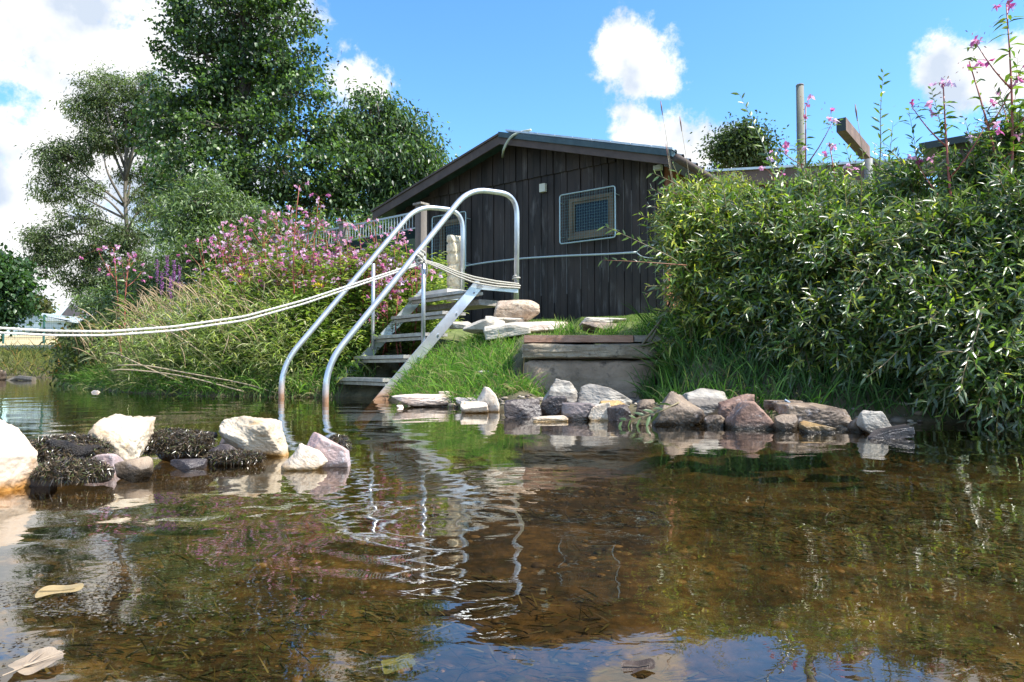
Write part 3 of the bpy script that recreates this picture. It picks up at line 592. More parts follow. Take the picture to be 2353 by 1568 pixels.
# ------------------------------------------------------------------ hut
C0 = np.array([1.873, 8.6, 0]); wv = np.array([-.803, .596, 0]); nv = np.array([.596, .803, 0])
def onwall(u, v, dep=0.):
    r = ray(u, v); o = np.array([0, 0, CH]); p0 = C0 + nv * dep; k = np.dot(p0 - o, nv) / np.dot(r, nv); p = o + r * k
    return np.dot(p - C0, wv), p[2]
def H(t, dep, z): return C0 + wv * t + nv * dep + ZU * z
WL = 4.75; tA = 2.30; zE, zA = 2.80, 3.52
M_board = noise_mat('black_stained_boards', (.014,.010,.008), (.052,.036,.029), 5, .75, .5, stretch=(1,1,.18), c3=(.13,.11,.10), s3=9, p3=(.56,.74), bscale=26, bdist=.008)
M_boardw = noise_mat('lit_worn_board_edge', (.05,.042,.038), (.20,.18,.17), 6, .85, .4, stretch=(1,1,.3))  # worn grey wood, lightened to hold the sunlight on board edges
M_fascia = noise_mat('brown_fascia', (.06,.040,.033), (.105,.072,.057), 5, .7, .3, stretch=(1,1,1))
M_roof = noise_mat('teal_roof_edge', (.020,.045,.050), (.045,.080,.085), 12, .45, .2)
M_alu = noise_mat('grey_metal_edge', (.42,.46,.47), (.60,.63,.64), 12, .4, .1, metal=.4)
hut = empty('hut', H(0, 0, .9), 'black boarded hut with a low gable roof and two caged windows', 'hut')
def top(t):     # underside of the roof over the wall
    return (zE + (zA - zE) * (t + .25) / (tA + .25)) if t < tA else (zE + (zA - zE) * (WL + .12 - t) / (WL + .12 - tA))
mb = MB()
mb.box(H(0, .04, .5), wv * WL, nv * .02, ZU * 2.1)            # backing boards
# gable backing (two slopes)
def prism(mb, t0, t1, zlow, dep, th):
    a = [H(t0, dep, zlow), H(t1, dep, zlow), H(t1, dep, top(t1) - .02), H(t0, dep, top(t0) - .02)]
    bq = [x + nv * th for x in a]; mb.add(a + bq, np.array([[0,1,2,3],[7,6,5,4],[0,4,5,1],[1,5,6,2],[2,6,7,3],[3,7,4,0]]))
prism(mb, 0, tA, 2.3, .041, .018); prism(mb, tA, WL, 2.3, .041, .018)
tt = 0.0; bi = 0; g = np.random.default_rng(3); edges = MB()
zsplit = 2.98
while tt < WL - .02:
    w = g.uniform(.098, .116); t1 = min(tt + w, WL); pr = (.008 if bi % 2 else .0) + g.uniform(0, .008)
    dl = g.uniform(-.003, .003); zt1 = min(top(tt), top(t1)) - .02
    # lower board
    ztop_l = min(zt1, zsplit)
    ov = -.0045
    mb.box(H(tt - ov, .04 - pr - .018, .80 + g.uniform(0, .03)), wv * (t1 - tt + 2 * ov) , nv * .018, ZU * (ztop_l - .82) + wv * dl)
    if g.random() < .5:
        z0 = g.uniform(.85, 1.7); z1 = min(z0 + g.uniform(.4, 1.3), ztop_l)
        edges.box(H(tt - ov - .0025, .04 - pr - .0195, z0), wv * g.uniform(.005, .012), nv * .018, ZU * (z1 - z0))  # pale strip: wear plus sunlight painted on the board's right edge
    if zt1 > zsplit + .03:
        a = [H(tt - ov, .04 - pr - .045, zsplit - .04), H(t1 + ov, .04 - pr - .045, zsplit - .04), H(t1 + ov, .04 - pr - .045, top(t1) - .02), H(tt - ov, .04 - pr - .045, top(tt) - .02)]
        bq = [x + nv * .02 for x in a]; mb.add(a + bq, np.array([[0,1,2,3],[7,6,5,4],[0,4,5,1],[1,5,6,2],[2,6,7,3],[3,7,4,0]]))
    tt = t1; bi += 1
mb.build('wall', M_board, hut); edges.build('lit_worn_edge', M_boardw, hut)
# right side wall (red brown) and far walls
M_redw = noise_mat('red_wood_wall', (.20,.075,.040), (.32,.13,.07), 4, .75, .4, stretch=(1,1,.2))
mb = MB()
for k in range(40):
    mb.box(H(-.02, .07 + k * .125, .8), nv * .118, wv * .03, ZU * 1.98)
mb.box(H(.01, .07, .8), nv * 5, wv * .03, ZU * 1.98); mb.box(H(WL - .03, .07, .8), nv * 5, wv * .03, ZU * 1.98); mb.box(H(.05, 5.07, .8), wv * (WL - .1), nv * .03, ZU * 1.98)
o = mb.build('side_wall', M_redw, hut); o['label'] = 'red brown boarded side wall'
# roof slabs
OV = -.34; OR = -.27; OL = WL + .16
eR, eL = zE - .03, zE - .03
def roof_part(z_off, th, ov, name, m, par, tr=0, back=5.4, w0=None):
    mb = MB()
    for ta, za, tb, zb in ((OR, eR, tA, zA), (tA, zA, OL, eL)):
        a = [H(ta, ov, za + z_off), H(tb, ov, zb + z_off), H(tb, ov, zb + z_off + th), H(ta, ov, za + z_off + th)]
        bq = [x + nv * (back if w0 is None else w0) for x in a]
        mb.add(a + bq, np.array([[0,1,2,3],[7,6,5,4],[0,4,5,1],[1,5,6,2],[2,6,7,3],[3,7,4,0]]))
    return mb.build(name, m, par)
roof_part(-.02, .03, OV + .03, 'roof', M_roof, hut)
roof_part(-.115, .13, OV, 'fascia', M_fascia, hut, w0=.027)
m_ = MB()
for ta, za, tb, zb in ((OR - .02, eR, tA, zA),):
    a = H(ta, OV - .03, za + .014); a = a - ZU * .035; m_.box(a, H(tb, OV - .03, zb - .021) - a, nv * .2, ZU * .075)
m_.build('verge_trim', M_roof, hut)
m_ = MB()
a = H(OR - .03, OV - .032, eR + .056); bb = H(tA - .12, OV - .032, zA - .02 + .056); n_ = 9
for k in range(n_):
    p0 = a + (bb - a) * k / n_; m_.box(p0, (bb - a) / n_ * .97, nv * .12, ZU * .026)
m_.build('metal_flashing', M_alu, hut)
a = H(OL + .02, OV - .02, eL + .014); m_ = MB(); bb = H(tA, OV - .02, zA + .014); m_.box(a, bb - a, nv * .15, ZU * .03); m_.build('verge_trim', M_fascia, hut)
# tiles along the right eave, gutter
m_ = MB()
for k in range(24):
    for q in range(3):
        p0 = H(OR + q * .32 - .03, .02 + OV + k * .22 + .03, eR + .014 + q * .32 * .282 + .012)
        V, Fs = tube([p0 - wv*.0, p0 + wv * .33 + ZU * .095], .05, 8); m_.add(V, [Fs[0]]); 
m_.build('roof_tiles', noise_mat('roof_tile', (.05,.065,.075), (.12,.14,.15), 14, .5, .3), hut, True)
mk('gutter', *tube([H(OR - .07, OV, eR - .045), H(OR - .07, 5, eR - .06)], .05, 10), M_fascia, hut, True)
# windows
M_glass, t, b = mat('window_glass', (.004,.006,.008), .06, 0, .30)
M_wframe = noise_mat('window_timber', (.10,.065,.035), (.21,.15,.085), 6, .6, .3, stretch=(1,1,.3))
M_cage = mat('cage_wire', (.46,.56,.56), .4, .3)[0]; M_mesh = mat('cage_mesh', (.13,.22,.22), .5, .3)[0]
def Zc(x, y, s, ox, oy): return (ox + x / s) / 1.088, (oy + y / s) / 1.088
def window(q, label, s, ox, oy, gpts, fpts, npts, nu, nvv):
    dep = -.11
    t0, z1 = onwall(*Zc(*gpts[0], s, ox, oy), dep); t1, _ = onwall(*Zc(*gpts[1], s, ox, oy), dep); _, z0 = onwall(*Zc(*gpts[2], s, ox, oy), dep)
    w = empty('window', (0, 0, 0)); w.parent = hut; w['label'] = label; w.location = (0, 0, 0)
    path = bez([H((t0+t1)/2, dep, z1), H(t1, dep, z1), H(t1, dep, z0), H(t0, dep, z0), H(t0, dep, z1), H((t0+t1)/2, dep, z1)], .04, 6)
    mb = MB(); V, Fs = tube(path, .009, 8); mb.add(V, Fs)
    for tx in (t0, t1):
        for zx in (z0 + .1, z1 - .1):
            V, Fs = tube([H(tx, dep, zx), H(tx, -.0, zx)], .005, 6); mb.add(V, Fs)
    mb.build('guard_frame', M_cage, w)
    mb = MB()
    for k in range(1, nu): V, Fs = tube([H(t0 + (t1 - t0) * k / nu, dep + .004, z0), H(t0 + (t1 - t0) * k / nu, dep + .004, z1)], .0018, 4, False); mb.add(V, Fs)
    for k in range(1, nvv): V, Fs = tube([H(t0, dep + .006, z0 + (z1 - z0) * k / nvv), H(t1, dep + .006, z0 + (z1 - z0) * k / nvv)], .0018, 4, False); mb.add(V, Fs)
    mb.build('guard_mesh', M_mesh, w)
    a0, b1 = onwall(*Zc(*fpts[0], s, ox, oy), -.02); a1, _ = onwall(*Zc(*fpts[1], s, ox, oy), -.02); _, b0 = onwall(*Zc(*fpts[2], s, ox, oy), -.02)
    mb = MB(); fw = .05; D = -.035
    mb.box(H(a0, D, b1 - fw), wv * (a1 - a0), nv * .05, ZU * fw); mb.box(H(a0, D, b0), wv * (a1 - a0), nv * .05, ZU * fw)
    sg = 1 if a1 > a0 else -1
    mb.box(H(a0, D - .002, b0 + fw), wv * fw * sg, nv * .05, ZU * (b1 - b0 - 2 * fw)); mb.box(H(a1, D - .002, b0 + fw), wv * -fw * sg, nv * .05, ZU * (b1 - b0 - 2 * fw))
    i0, i1 = a0 + fw * sg, a1 - fw * sg; f2 = .03
    mb.box(H(i0, D + .02, b0 + fw), wv * (i1 - i0), nv * .03, ZU * f2); mb.box(H(i0, D + .02, b1 - fw - f2), wv * (i1 - i0), nv * .03, ZU * f2)
    mb.box(H(i0, D + .018, b0 + fw + f2), wv * f2 * sg, nv * .03, ZU * (b1 - b0 - 2 * fw - 2 * f2)); mb.box(H(i1, D + .018, b0 + fw + f2), -wv * f2 * sg, nv * .03, ZU * (b1 - b0 - 2 * fw - 2 * f2))
    mb.build('frame', M_wframe, w)
    mb = MB(); mb.box(H(i0, D + .035, b0 + fw), wv * (i1 - i0), nv * .008, ZU * (b1 - b0 - 2 * fw)); mb.build('pane', M_glass, w)
    mb = MB(); mb.box(H(a0, D - .03, b0 - .03), wv * (a1 - a0), nv * .06, ZU * .028); mb.build('sill', M_wframe, w)
window(0, 'right hand window behind a white framed wire cage', 6.816, 1350, 420, [(338, 470), (1280, 310), (1285, 1180)], [(500, 540), (1250, 430), (1250, 1110)], None, 22, 17)
window(1, 'left hand window half hidden by the handrails and stone pillar', 4.356, 1000, 440, [(352, 450), (716, 392), (352, 1060)], [(440, 500), (700, 450), (440, 1000)], None, 14, 17)
t0, z0 = onwall(1249, 433, -.01); m_ = MB(); m_.box(H(t0 - .045, -.045, z0 - .055), wv * .095, nv * .05, ZU * .115); m_.build('vent_box', mat('cream_plastic', (.62,.58,.46), .5)[0], hut)
t0, z0 = onwall(1534, 384, -.01); m_ = MB(); m_.box(H(-.0 - .02, -.09, z0 - .03), wv * .10, nv * .07, ZU * .055); m_.build('junction_box', mat('grey_plastic', (.45,.47,.44), .5)[0], hut)
# curved hose over the gable
tA1, zA1 = onwall(1155, 361, -.12); p1 = H(tA1, -.12, zA1)
hp = [onwall(u, v, -.40) for u, v in ((1157, 345), (1163, 330), (1176, 312), (1192, 300), (1213, 296))]
pts = [p1] + [H(a, -.40 if k < 3 else -.33, b) for k, (a, b) in enumerate(hp)]
tag(mk('curved_pipe', *tube(bez(pts, .06, 5), .018, 8), mat('pale_pipe', (.42,.44,.34), .6)[0], None, True), 'pale curved pipe bending over the verge at the hut ridge', 'pipe')
# rescue pole along the wall with a loop at its end
pole = empty('rescue_pole', H(2.0, -.1, 1.6), 'long white rescue pole with a wire loop hung along the hut wall', 'pole')
pp = [H(onwall(u, v, -.1)[0], -.1, onwall(u, v, -.1)[1]) for u, v in ((1066, 612), (1120, 603), (1200, 594), (1300, 588), (1400, 584), (1462, 580))]
mk('shaft', *tube(bez(pp, .1, 4), .013, 8), mat('white_paint', (.50,.55,.54), .5)[0], pole, True)
lp = [H(onwall(u, v, -.1)[0], -.1, onwall(u, v, -.1)[1]) for u, v in ((1462, 580), (1472, 570), (1490, 564), (1512, 564), (1528, 572), (1530, 584), (1516, 592), (1494, 594), (1474, 590), (1463, 581))]
mk('loop', *tube(bez(lp, .03, 3), .006, 6), M_cage, pole, True)
# ------------------------------------------------------------------ stone pillar
V, Fc = rock_shape(901, 4, .05, 22)
pc = P(1045, 615, 7.0); hz_ = 82 / F * 7.0
V = V * np.array([.068, .06, hz_]); 
grv = 1 - .20 * (np.sin(V[:, 2] * 2 * math.pi / .11) > .80) * (V[:, 0] < .02)
V[:, :2] *= grv[:, None]; V += .012 * fbm(V * 24, 3, 5)[:, None]; ca, sa = math.cos(.6), math.sin(.6); V = V @ np.array([[ca, sa, 0], [-sa, ca, 0], [0, 0, 1]])
M_pil = noise_mat('sandstone_pillar', (.70,.55,.34), (.82,.72,.52), 16, .9, .6, bscale=50, bdist=.008, c3=(.42,.32,.2), s3=22)
tag(mk('stone_pillar', V + pc, Fc, M_pil, None, True), 'slender pale sandstone pillar with a rough chiselled side, in front of the left window', 'pillar')
# ------------------------------------------------------------------ fence
M_post = noise_mat('old_fence_post', (.12,.10,.085), (.24,.205,.175), 6, .85, .6, stretch=(1,1,.2), bscale=30)
M_mesh_g = noise_mat('green_screen', (.008,.05,.03), (.05,.17,.10), 38, .8, .9, bscale=70, bdist=.02, p0=.42, p1=.56)
M_bars = mat('grey_bars', (.34,.38,.37), .4, .5)[0]
fp = [np.array([-1.00, 7.6, 0]), np.array([-2.05, 8.45, 0]), np.array([-3.15, 9.3, 0]), np.array([-4.3, 10.1, 0])]
zf = zt(482, 7.6)
fence = empty('screened_fence', fp[0] + ZU * .8, 'barred fence with capped posts and green leafy screening behind the pink flowers', 'fence')
for k, p in enumerate(fp[:3]):
    r_ = fence
    zt_ = zt(470, 7.6) if k == 0 else zf + .02
    m = MB(); dd = unit(fp[1] - fp[0]); dn = np.array([-dd[1], dd[0], 0]); m.box(p - dd * .045 - dn * .045 + ZU * .6, dd * .09, dn * .09, ZU * (zt_ - .6)); pst = m.build('post', M_post, r_)
    m = MB(); m.box(p - dd * .065 - dn * .065 + ZU * (zt_ + .001), dd * .13, dn * .13, ZU * .022); m.build('post_cap', M_wplank, pst)
for k in range(2):
    a, bq = fp[k], fp[k + 1]; dd = unit(bq - a); Ln = np.linalg.norm(bq - a) - .1; a = a + dd * .05; dn = np.array([-dd[1], dd[0], 0])
    r_ = fence
    m = MB(); m.box(a + ZU * (zf - .02), dd * Ln, dn * .02, ZU * .02); m.box(a + ZU * (zf - .19), dd * Ln, dn * .02, ZU * .012)
    nb = int(Ln / .05)
    for q in range(nb): V, Fs = tube([a + dd * (q + .5) * Ln / nb + dn * .01 + ZU * .75, a + dd * (q + .5) * Ln / nb + dn * .01 + ZU * (zf - .01)], .006, 6); m.add(V, Fs)
    m.build('panel', M_bars, r_)
    n = 5000; pos = a + dd * (rng.random((n, 1)) * Ln) + dn * (rng.normal(size=(n, 1)) * .012 - .0) + ZU * rng.uniform(.7, zf - .21, (n, 1))
    V, Q, C = leaves(pos, rdir(n), rdir(n), .03, .016, T_RH, 0, palette(n, [(.01,.06,.035),(.03,.13,.075),(.006,.03,.02)]))
    m = MB(); m.box(a + dn * .022 + ZU * .7, dd * Ln, dn * .01, ZU * (zf - .9), (.006,.03,.02)); m.add(V, Q, C); m.build('green_screen', M_leafsoft, r_)
# ------------------------------------------------------------------ right hand buildings and posts
M_white = noise_mat('white_render', (.62,.64,.66), (.74,.75,.76), 5, .8, .1)
M_dkwood = noise_mat('dark_wood', (.035,.022,.018), (.075,.05,.04), 6, .7, .4, stretch=(1,1,.2))
M_teal = mat('dark_paint_and_shade', (.02,.032,.030), .5)[0]  # dark paint; also colours in the shade on beam end and shed bay
ext = empty('flat_roof_building', (4, 9, .9), 'low flat roofed building with a pale roof edge and brown fascia, right of the hut', 'building')
a = P(1608, 392, 9.3); bq = P(2150, 366, 8.7); a[2] = bq[2] = 2.88; dd = unit(bq - a); dn = np.array([-dd[1], dd[0], 0]); Ln = np.linalg.norm(bq - a)
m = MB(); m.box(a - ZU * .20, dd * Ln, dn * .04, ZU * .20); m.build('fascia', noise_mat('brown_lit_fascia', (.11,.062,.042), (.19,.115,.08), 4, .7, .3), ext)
m = MB(); m.box(a - dn * .03 + ZU * .001, dd * Ln, dn * 3, ZU * .03); m.build('roof', M_alu, ext)
m = MB(); m.box(a + dd * .3 + dn * .5 - ZU * 2.1, dd * (Ln - .4), dn * .1, ZU * 2.07); m.build('wall', M_white, ext)
m = MB()
for k in range(9): m.box(a + dd * (.12 + k * .12) + dn * .35 - ZU * 2.1, dd * .1, dn * .03, ZU * 2.0)
m.build('red_boards', M_redw, ext)
pl = empty('round_pole', P(1840, 700, 6.0), 'tall round weathered pole rising out of the bush beside the pink flowers', 'pole')
a = P(1838, 198, 6.0); b0 = P(1846, 720, 6.0); mk('shaft', *tube([b0, (a + b0) / 2, a], [.036, .035, .032], 12), noise_mat('grey_green_pole', (.13,.13,.10), (.27,.26,.21), 6, .8, .4, stretch=(1,1,.15)), pl, True)
mk('cap', *tube([a + [0, 0, .001], a + [0, 0, .012]], [.035, .031], 12), M_wplank, pl, True)
bm_ = empty('pergola_beam', P(1931, 290, 6.5), 'square brown beam end jutting up toward the sky above the bush', 'beam')
a = P(1922, 304, 6.5); dd = unit(np.array([.61, .79, 0])); dn = np.array([dd[1], -dd[0], 0])
m = MB(); m.box(a, dn * .085, dd * 1.1, ZU * .125); m.build('beam', noise_mat('brown_beam', (.13,.075,.05), (.24,.15,.105), 5, .7, .4, stretch=(1,1,1)), bm_)
m = MB(); m.box(a - dd * .004 + dn * .001 + ZU * .001, dn * .083, dd * .003, ZU * .123); m.build('end_shade', M_teal, bm_)  # dark sheet paints the shade on the beam's unlit end face
tr = empty('slatted_railing', P(1998, 500, 7.5), 'dark sloping stair railing with narrow slats, at the end of the beam', 'railing')
a = P(1988, 362, 7.5); bq = P(2062, 398, 7.9); c_ = P(1988, 480, 7.5)
m = MB(); m.box(a, bq - a, (0, .04, 0), ZU * .045); m.build('top_rail', M_teal, tr)
mk('post', *tube([P(1996, 520, 7.52), P(1996, 366, 7.52)], .042, 10), mat('grey_post', (.18,.18,.17), .6)[0], tr, True)
m = MB()
for k in range(6):
    p_ = a + (bq - a) * (k + 1.2) / 6.6; m.box(p_ - ZU * .7 + [0, .01, 0], (.022, 0, 0), (0, .02, 0), ZU * .7)
m.build('slats', M_fascia, tr)
sh = empty('dark_shelter', P(2250, 600, 6.2), 'dark wooden shelter with an overhanging flat roof at the right edge', 'shelter')
a = P(2112, 345, 6.1); bq = P(2600, 292, 5.2); bq[2] = a[2]; dd = unit(bq - a); dn = np.array([-dd[1], dd[0], 0]); Ln = np.linalg.norm(bq - a)
m = MB(); m.box(a, dd * Ln, dn * 2.0, ZU * .06); m.build('roof', M_teal, sh)
m = MB(); m.box(a + dd * .12 + dn * .1 - ZU * 1.5, dd * (Ln - .12), dn * .06, ZU * 1.49); m.build('wall', M_dkwood, sh)
# ------------------------------------------------------------------ far left buildings and fence
M_blue = noise_mat('pale_blue_cladding', (.30,.40,.47), (.40,.50,.57), 1.5, .6, .1)
def gbox(mb, u0, u1, vt0, vt1, vb, d, dep=6):
    a = P(u0, vb, d); bq = P(u1, vb, d); ha = P(u0, vt0, d)[2]; hb = P(u1, vt1, d)[2]
    v = [a, bq, [bq[0], bq[1], hb], [a[0], a[1], ha]]; w = [np.array(x) + [0, dep, 0] for x in v]
    mb.add(np.array(v + w), np.array([[0,1,2,3],[7,6,5,4],[0,4,5,1],[1,5,6,2],[2,6,7,3],[3,7,4,0]]))
bs = empty('metal_shed', P(80, 758, 48), 'long pale blue metal shed beyond the field at the far left', 'shed')
m = MB(); gbox(m, 20, 90, 719, 727, 762, 50); m.build('wall', M_blue, bs)
m = MB(); gbox(m, 90.5, 150, 729, 737, 762, 49); m.build('annex_wall', noise_mat('blue_cladding', (.26,.36,.43), (.34,.44,.51), 1.5, .6, .1), bs)
m = MB(); gbox(m, 12, 90, 715, 724, 719, 49.8, 7); gbox(m, 90, 165, 724, 741, 738, 48.8, 7); m.build('roof', M_alu, bs)
m = MB(); gbox(m, 150.5, 176, 739, 742, 762, 49.5); m.build('open_bay_shade', M_teal, bs)  # dark box paints the shade inside the open bay
fh = empty('farmhouse', P(165, 730, 80), 'dark grey gabled farmhouse roof beyond the blue shed', 'house')
m = MB(); a = P(138, 726, 85); bq = P(196, 726, 85); c_ = P(164, 697, 85)
v = [a, bq, c_]; w = [x + [0, 12, 0] for x in v]; m.add(np.array(v + w), [np.array([[0,1,2],[5,4,3]]), np.array([[0,3,4,1],[1,4,5,2],[2,5,3,0]])])
m.build('roof', noise_mat('slate', (.07,.07,.08), (.13,.12,.13), 1, .7, .1), fh)
m = MB(); gbox(m, 139, 195, 727, 727, 760, 85, 11); m.build('wall', M_white, fh)
br = empty('barn', P(190, 740, 65), 'low barn with a faded pinkish roof in front of the farmhouse', 'barn')
m = MB(); gbox(m, 122, 206, 726, 729, 744, 70, 8); m.build('roof', noise_mat('pink_roof', (.40,.31,.28), (.50,.41,.37), 1, .8, .1), br)
m = MB(); gbox(m, 126, 204, 744.5, 744.5, 765, 70.1, 7); m.build('wall', M_white, br)
M_gpost = mat('green_metal', (.02,.09,.08), .5)[0]
posts = [(8, 24), (101, 24), (194, 24.5)]
for k, (u, d) in enumerate(posts):
    p = P(u, 760, d); z0 = float(gz(p[0], p[1])); r_ = tube([[p[0], p[1], z0 - .1], [p[0], p[1], z0 + 1.0]], .035, 8)
    tag(mk('fence_post', *r_, M_gpost), ['thin green metal fence post in the field, by the left edge', 'green metal fence post standing before the blue shed', 'green metal fence post at the edge of the tall grass'][k], 'post', 'green posts of the field fence')
m = MB(); pa, pb = P(-80, 760, 24), P(230, 760, 24.6)
for k in range(7): V, Fs = tube([[pa[0], pa[1], gz(pa[0], pa[1]) + .15 + k * .135], [pb[0], pb[1], gz(pb[0], pb[1]) + .15 + k * .135]], .004, 4); m.add(V, Fs)
for k in range(60): 
    q_ = pa + (pb - pa) * k / 60; z0 = float(gz(q_[0], q_[1])); V, Fs = tube([[q_[0], q_[1], z0 + .1], [q_[0], q_[1], z0 + .97]], .003, 4); m.add(V, Fs)
tag(m.build('wire_fence', M_gpost), 'thin green wire mesh strung along the field edge', 'fence')
# ------------------------------------------------------------------ trees
def blob(u, v, ru, rv, d, dd=0):
    return P(u, v, d + dd), np.array([ru / F * d, (ru + rv) / 2 / F * d * .9, rv / F * d])
def tree(name, label, base, blobs, n, Ls, Ws, cols, wts, mt, bark, tr=.16, clump=.3, cn=26, group=None, bend=None, droop=.2, updir=.4, limbr=.035, tpl=T_RH, shell=.55, cat='tree', twigs=True):
    root = empty(name, base, label, cat, group); base = np.array(base)
    cs = np.array([b[0] for b in blobs]); rs = np.array([b[1] for b in blobs]); vol = np.prod(rs, 1) ** .8; vol = vol / vol.sum()
    top_ = cs[np.argmax(cs[:, 2])]; mid = cs.mean(0)
    tp = [base, base * .6 + np.array([mid[0], mid[1], base[2]]) * .4 + [0, 0, (top_[2] - base[2]) * .35], np.array([(mid[0] + top_[0]) / 2, (mid[1] + top_[1]) / 2, base[2] + (top_[2] - base[2]) * .7]), top_]
    tp = bez(tp, 2.0, 8); mb = MB(); V, Fs = tube(tp, np.linspace(tr, tr * .15, len(tp)), 10); mb.add(V, Fs)
    for c, r in zip(cs, rs):
        k = int(np.clip((c[2] - base[2]) / (top_[2] - base[2] + .01) * len(tp) * .7, 1, len(tp) - 2)); s = tp[k]
        md = (s + c) / 2 + np.array([0, 0, .12 * np.linalg.norm(c - s)]) + rng.normal(size=3) * .08 * np.linalg.norm(c - s)
        V, Fs = tube(bez([s, md, c], .6, 6), np.linspace(limbr, limbr * .3, 8), 6); mb.add(V, Fs)
    mb.build('trunk', bark, root, True)
    nc = max(8, n // cn); bi = rng.choice(len(cs), nc, p=vol)
    dirs = rdir(nc); rad = rng.random(nc) ** (1 / 3) * (1 - shell) + shell * rng.uniform(.7, 1.12, nc)
    cc = cs[bi] + dirs * rs[bi] * rad[:, None]
    if twigs:
        st = cs[bi] * .5 + cc * .5; pts = np.stack([cs[bi] + dirs * .1 * rs[bi], st + rng.normal(size=(nc, 3)) * .05 * rs[bi], cc], 1)
        V, Q = stubes(pts, np.tile(np.array([[limbr * .35, limbr * .2, limbr * .08]]), (nc, 1)), 3); mk('twigs', V, Q, bark, root)
    ci = rng.choice(nc, n); size = clump * rng.uniform(.5, 1.3, nc)
    pos = cc[ci] + rng.normal(size=(n, 3)) * (size[ci] * .55)[:, None] * np.array([1.1, 1.1, .68])
    d = unit(rdir(n) + dirs[ci] * .5 + np.array([0, 0, -.25])); nr = unit(rdir(n) * .8 + np.array([0, 0, updir * 1.6]))
    cl = palette(n, cols, wts) * (1 + .25 * rng.normal(size=(nc, 1)))[ci].clip(.5, 1.6)
    V, Q, C = leaves(pos, d, nr, rng.uniform(.7, 1.2, n) * Ls, rng.uniform(.7, 1.2, n) * Ws, tpl, droop, cl)
    mk('crown', V, Q, mt, root, False, C)
    return root
AL = [blob(*b) for b in [(560,-60,130,70,14),(560,40,160,70,14),(480,60,120,60,14.2),(650,50,85,50,13.8),(400,60,45,30,14),(470,130,110,50,14),(560,150,140,60,14,.3),(660,140,90,50,14),(390,130,40,25,14),
 (460,210,110,50,14),(560,230,130,60,14,.3),(680,220,85,50,13.8),(420,270,110,45,14),(540,300,140,55,13.7),(660,300,120,50,14),(760,300,60,45,14.3),(400,340,90,40,14),(500,380,150,55,13.6),(640,390,130,60,13.6),(760,400,100,60,14),(420,430,80,40,14),(560,460,150,50,14),(700,470,120,50,14),(480,520,110,40,14),(640,520,140,40,14.2),(560,-140,120,70,14),(600,580,110,40,13),(500,600,110,40,13)]]
tree('alder_tree', 'tall dark green alder tree rising out of the top of the picture behind the flowers', P(565, 700, 14), AL, 50000, .090, .066, [(.055,.10,.03),(.085,.15,.045),(.14,.22,.065),(.025,.05,.016)], [3,3,2.4,2], M_tree, M_bark, .17, .25, 52, group=None)
WN = [blob(*b) for b in [(860,270,70,50,15),(830,330,90,55,15),(930,300,60,50,15),(900,370,100,55,14.7),(960,360,55,45,15),(840,430,100,50,14.7),(940,430,75,45,15),(800,480,90,40,14.8),(880,480,80,30,14.8),(985,350,30,30,15),(850,225,50,20,15),(700,550,80,40,13),(780,560,70,40,12.5),(860,545,70,40,12.5),(930,505,60,35,12.8),(720,600,80,40,12.5)]]
tree('broadleaf_tree', 'round bushy dark green tree with drooping leaves, between the alder and the hut roof', P(860, 700, 15.3), WN, 28000, .11, .05, [(.065,.115,.04),(.10,.165,.06),(.15,.23,.085),(.03,.055,.02)], [3,3,2,2], M_tree, M_bark, .15, .30, tpl=T_RH, droop=.45)
WL_ = [blob(*b) for b in [(245,205,55,42,20),(330,200,48,34,20),(200,260,42,38,20),(290,255,70,35,20),(370,240,40,30,20),(240,320,60,30,20),(150,365,58,40,20),(130,430,50,36,20),(200,440,40,26,20),(180,500,55,34,20),(110,550,42,34,20),(100,610,34,26,20),(180,590,50,30,20),(245,560,45,34,20),(160,650,36,26,20),(250,630,55,40,20),(330,330,60,30,20.5),(300,400,34,22,20.5),(340,470,45,34,20.5),(300,540,50,34,20),(90,580,26,20,20),(215,680,40,22,20),(330,620,60,40,20),(380,400,50,50,21)]]
tree('willow_tree', 'airy grey green willow tree with bare twigs showing, at the left against white clouds', P(330, 780, 20), WL_, 60000, .105, .034, [(.095,.13,.055),(.14,.18,.08),(.19,.24,.12),(.06,.085,.03)], [3,3,2,2], M_leafsoft, M_barkl, .085, .26, 55, limbr=.04, droop=.3)
GS = [blob(*b) for b in [(470,470,70,50,10.5),(540,500,60,45,10.5),(420,530,70,50,10.5),(500,560,80,50,10.3),(580,560,50,45,10.3),(450,600,90,40,10.2),(390,480,40,30,10.5),(480,420,35,25,10.6),(600,500,35,30,10.5),(330,665,70,40,10.8),(250,700,60,35,11),(400,665,60,40,10.6),(300,720,80,30,10.8)]]
tree('willow_shrub', 'pale grey green willow shrub standing behind the pink flowers, below the alder', P(490, 720, 10.6), GS, 24000, .085, .022, [(.09,.14,.05),(.14,.20,.075),(.20,.26,.11)], [3,3,2], M_tree, M_barkl, .05, .22, cat='shrub', limbr=.02)
LT = [blob(*b) for b in [(-20,640,60,50,17),(20,660,45,40,17),(-10,700,60,35,17),(5,610,40,30,17),(30,700,32,26,17),(-60,620,60,60,17),(10,735,26,16,17)]]
tree('broadleaf_tree', 'dark green leafy tree cut off by the left edge, above the far bank', P(-40, 800, 17), LT, 14000, .12, .08, [(.03,.07,.02),(.05,.11,.03),(.08,.15,.05)], [3,3,1], M_tree, M_bark, .13, .3)
OT = [blob(*b) for b in [(70,700,28,18,55),(85,705,20,16,55),(60,712,34,14,55)]]
tree('broadleaf_tree', 'small olive coloured tree behind the blue shed', P(75, 760, 55), OT, 7000, .28, .2, [(.09,.10,.03),(.14,.14,.05),(.06,.07,.02)], None, M_leafsoft, M_bark, .25, .5, limbr=.1)
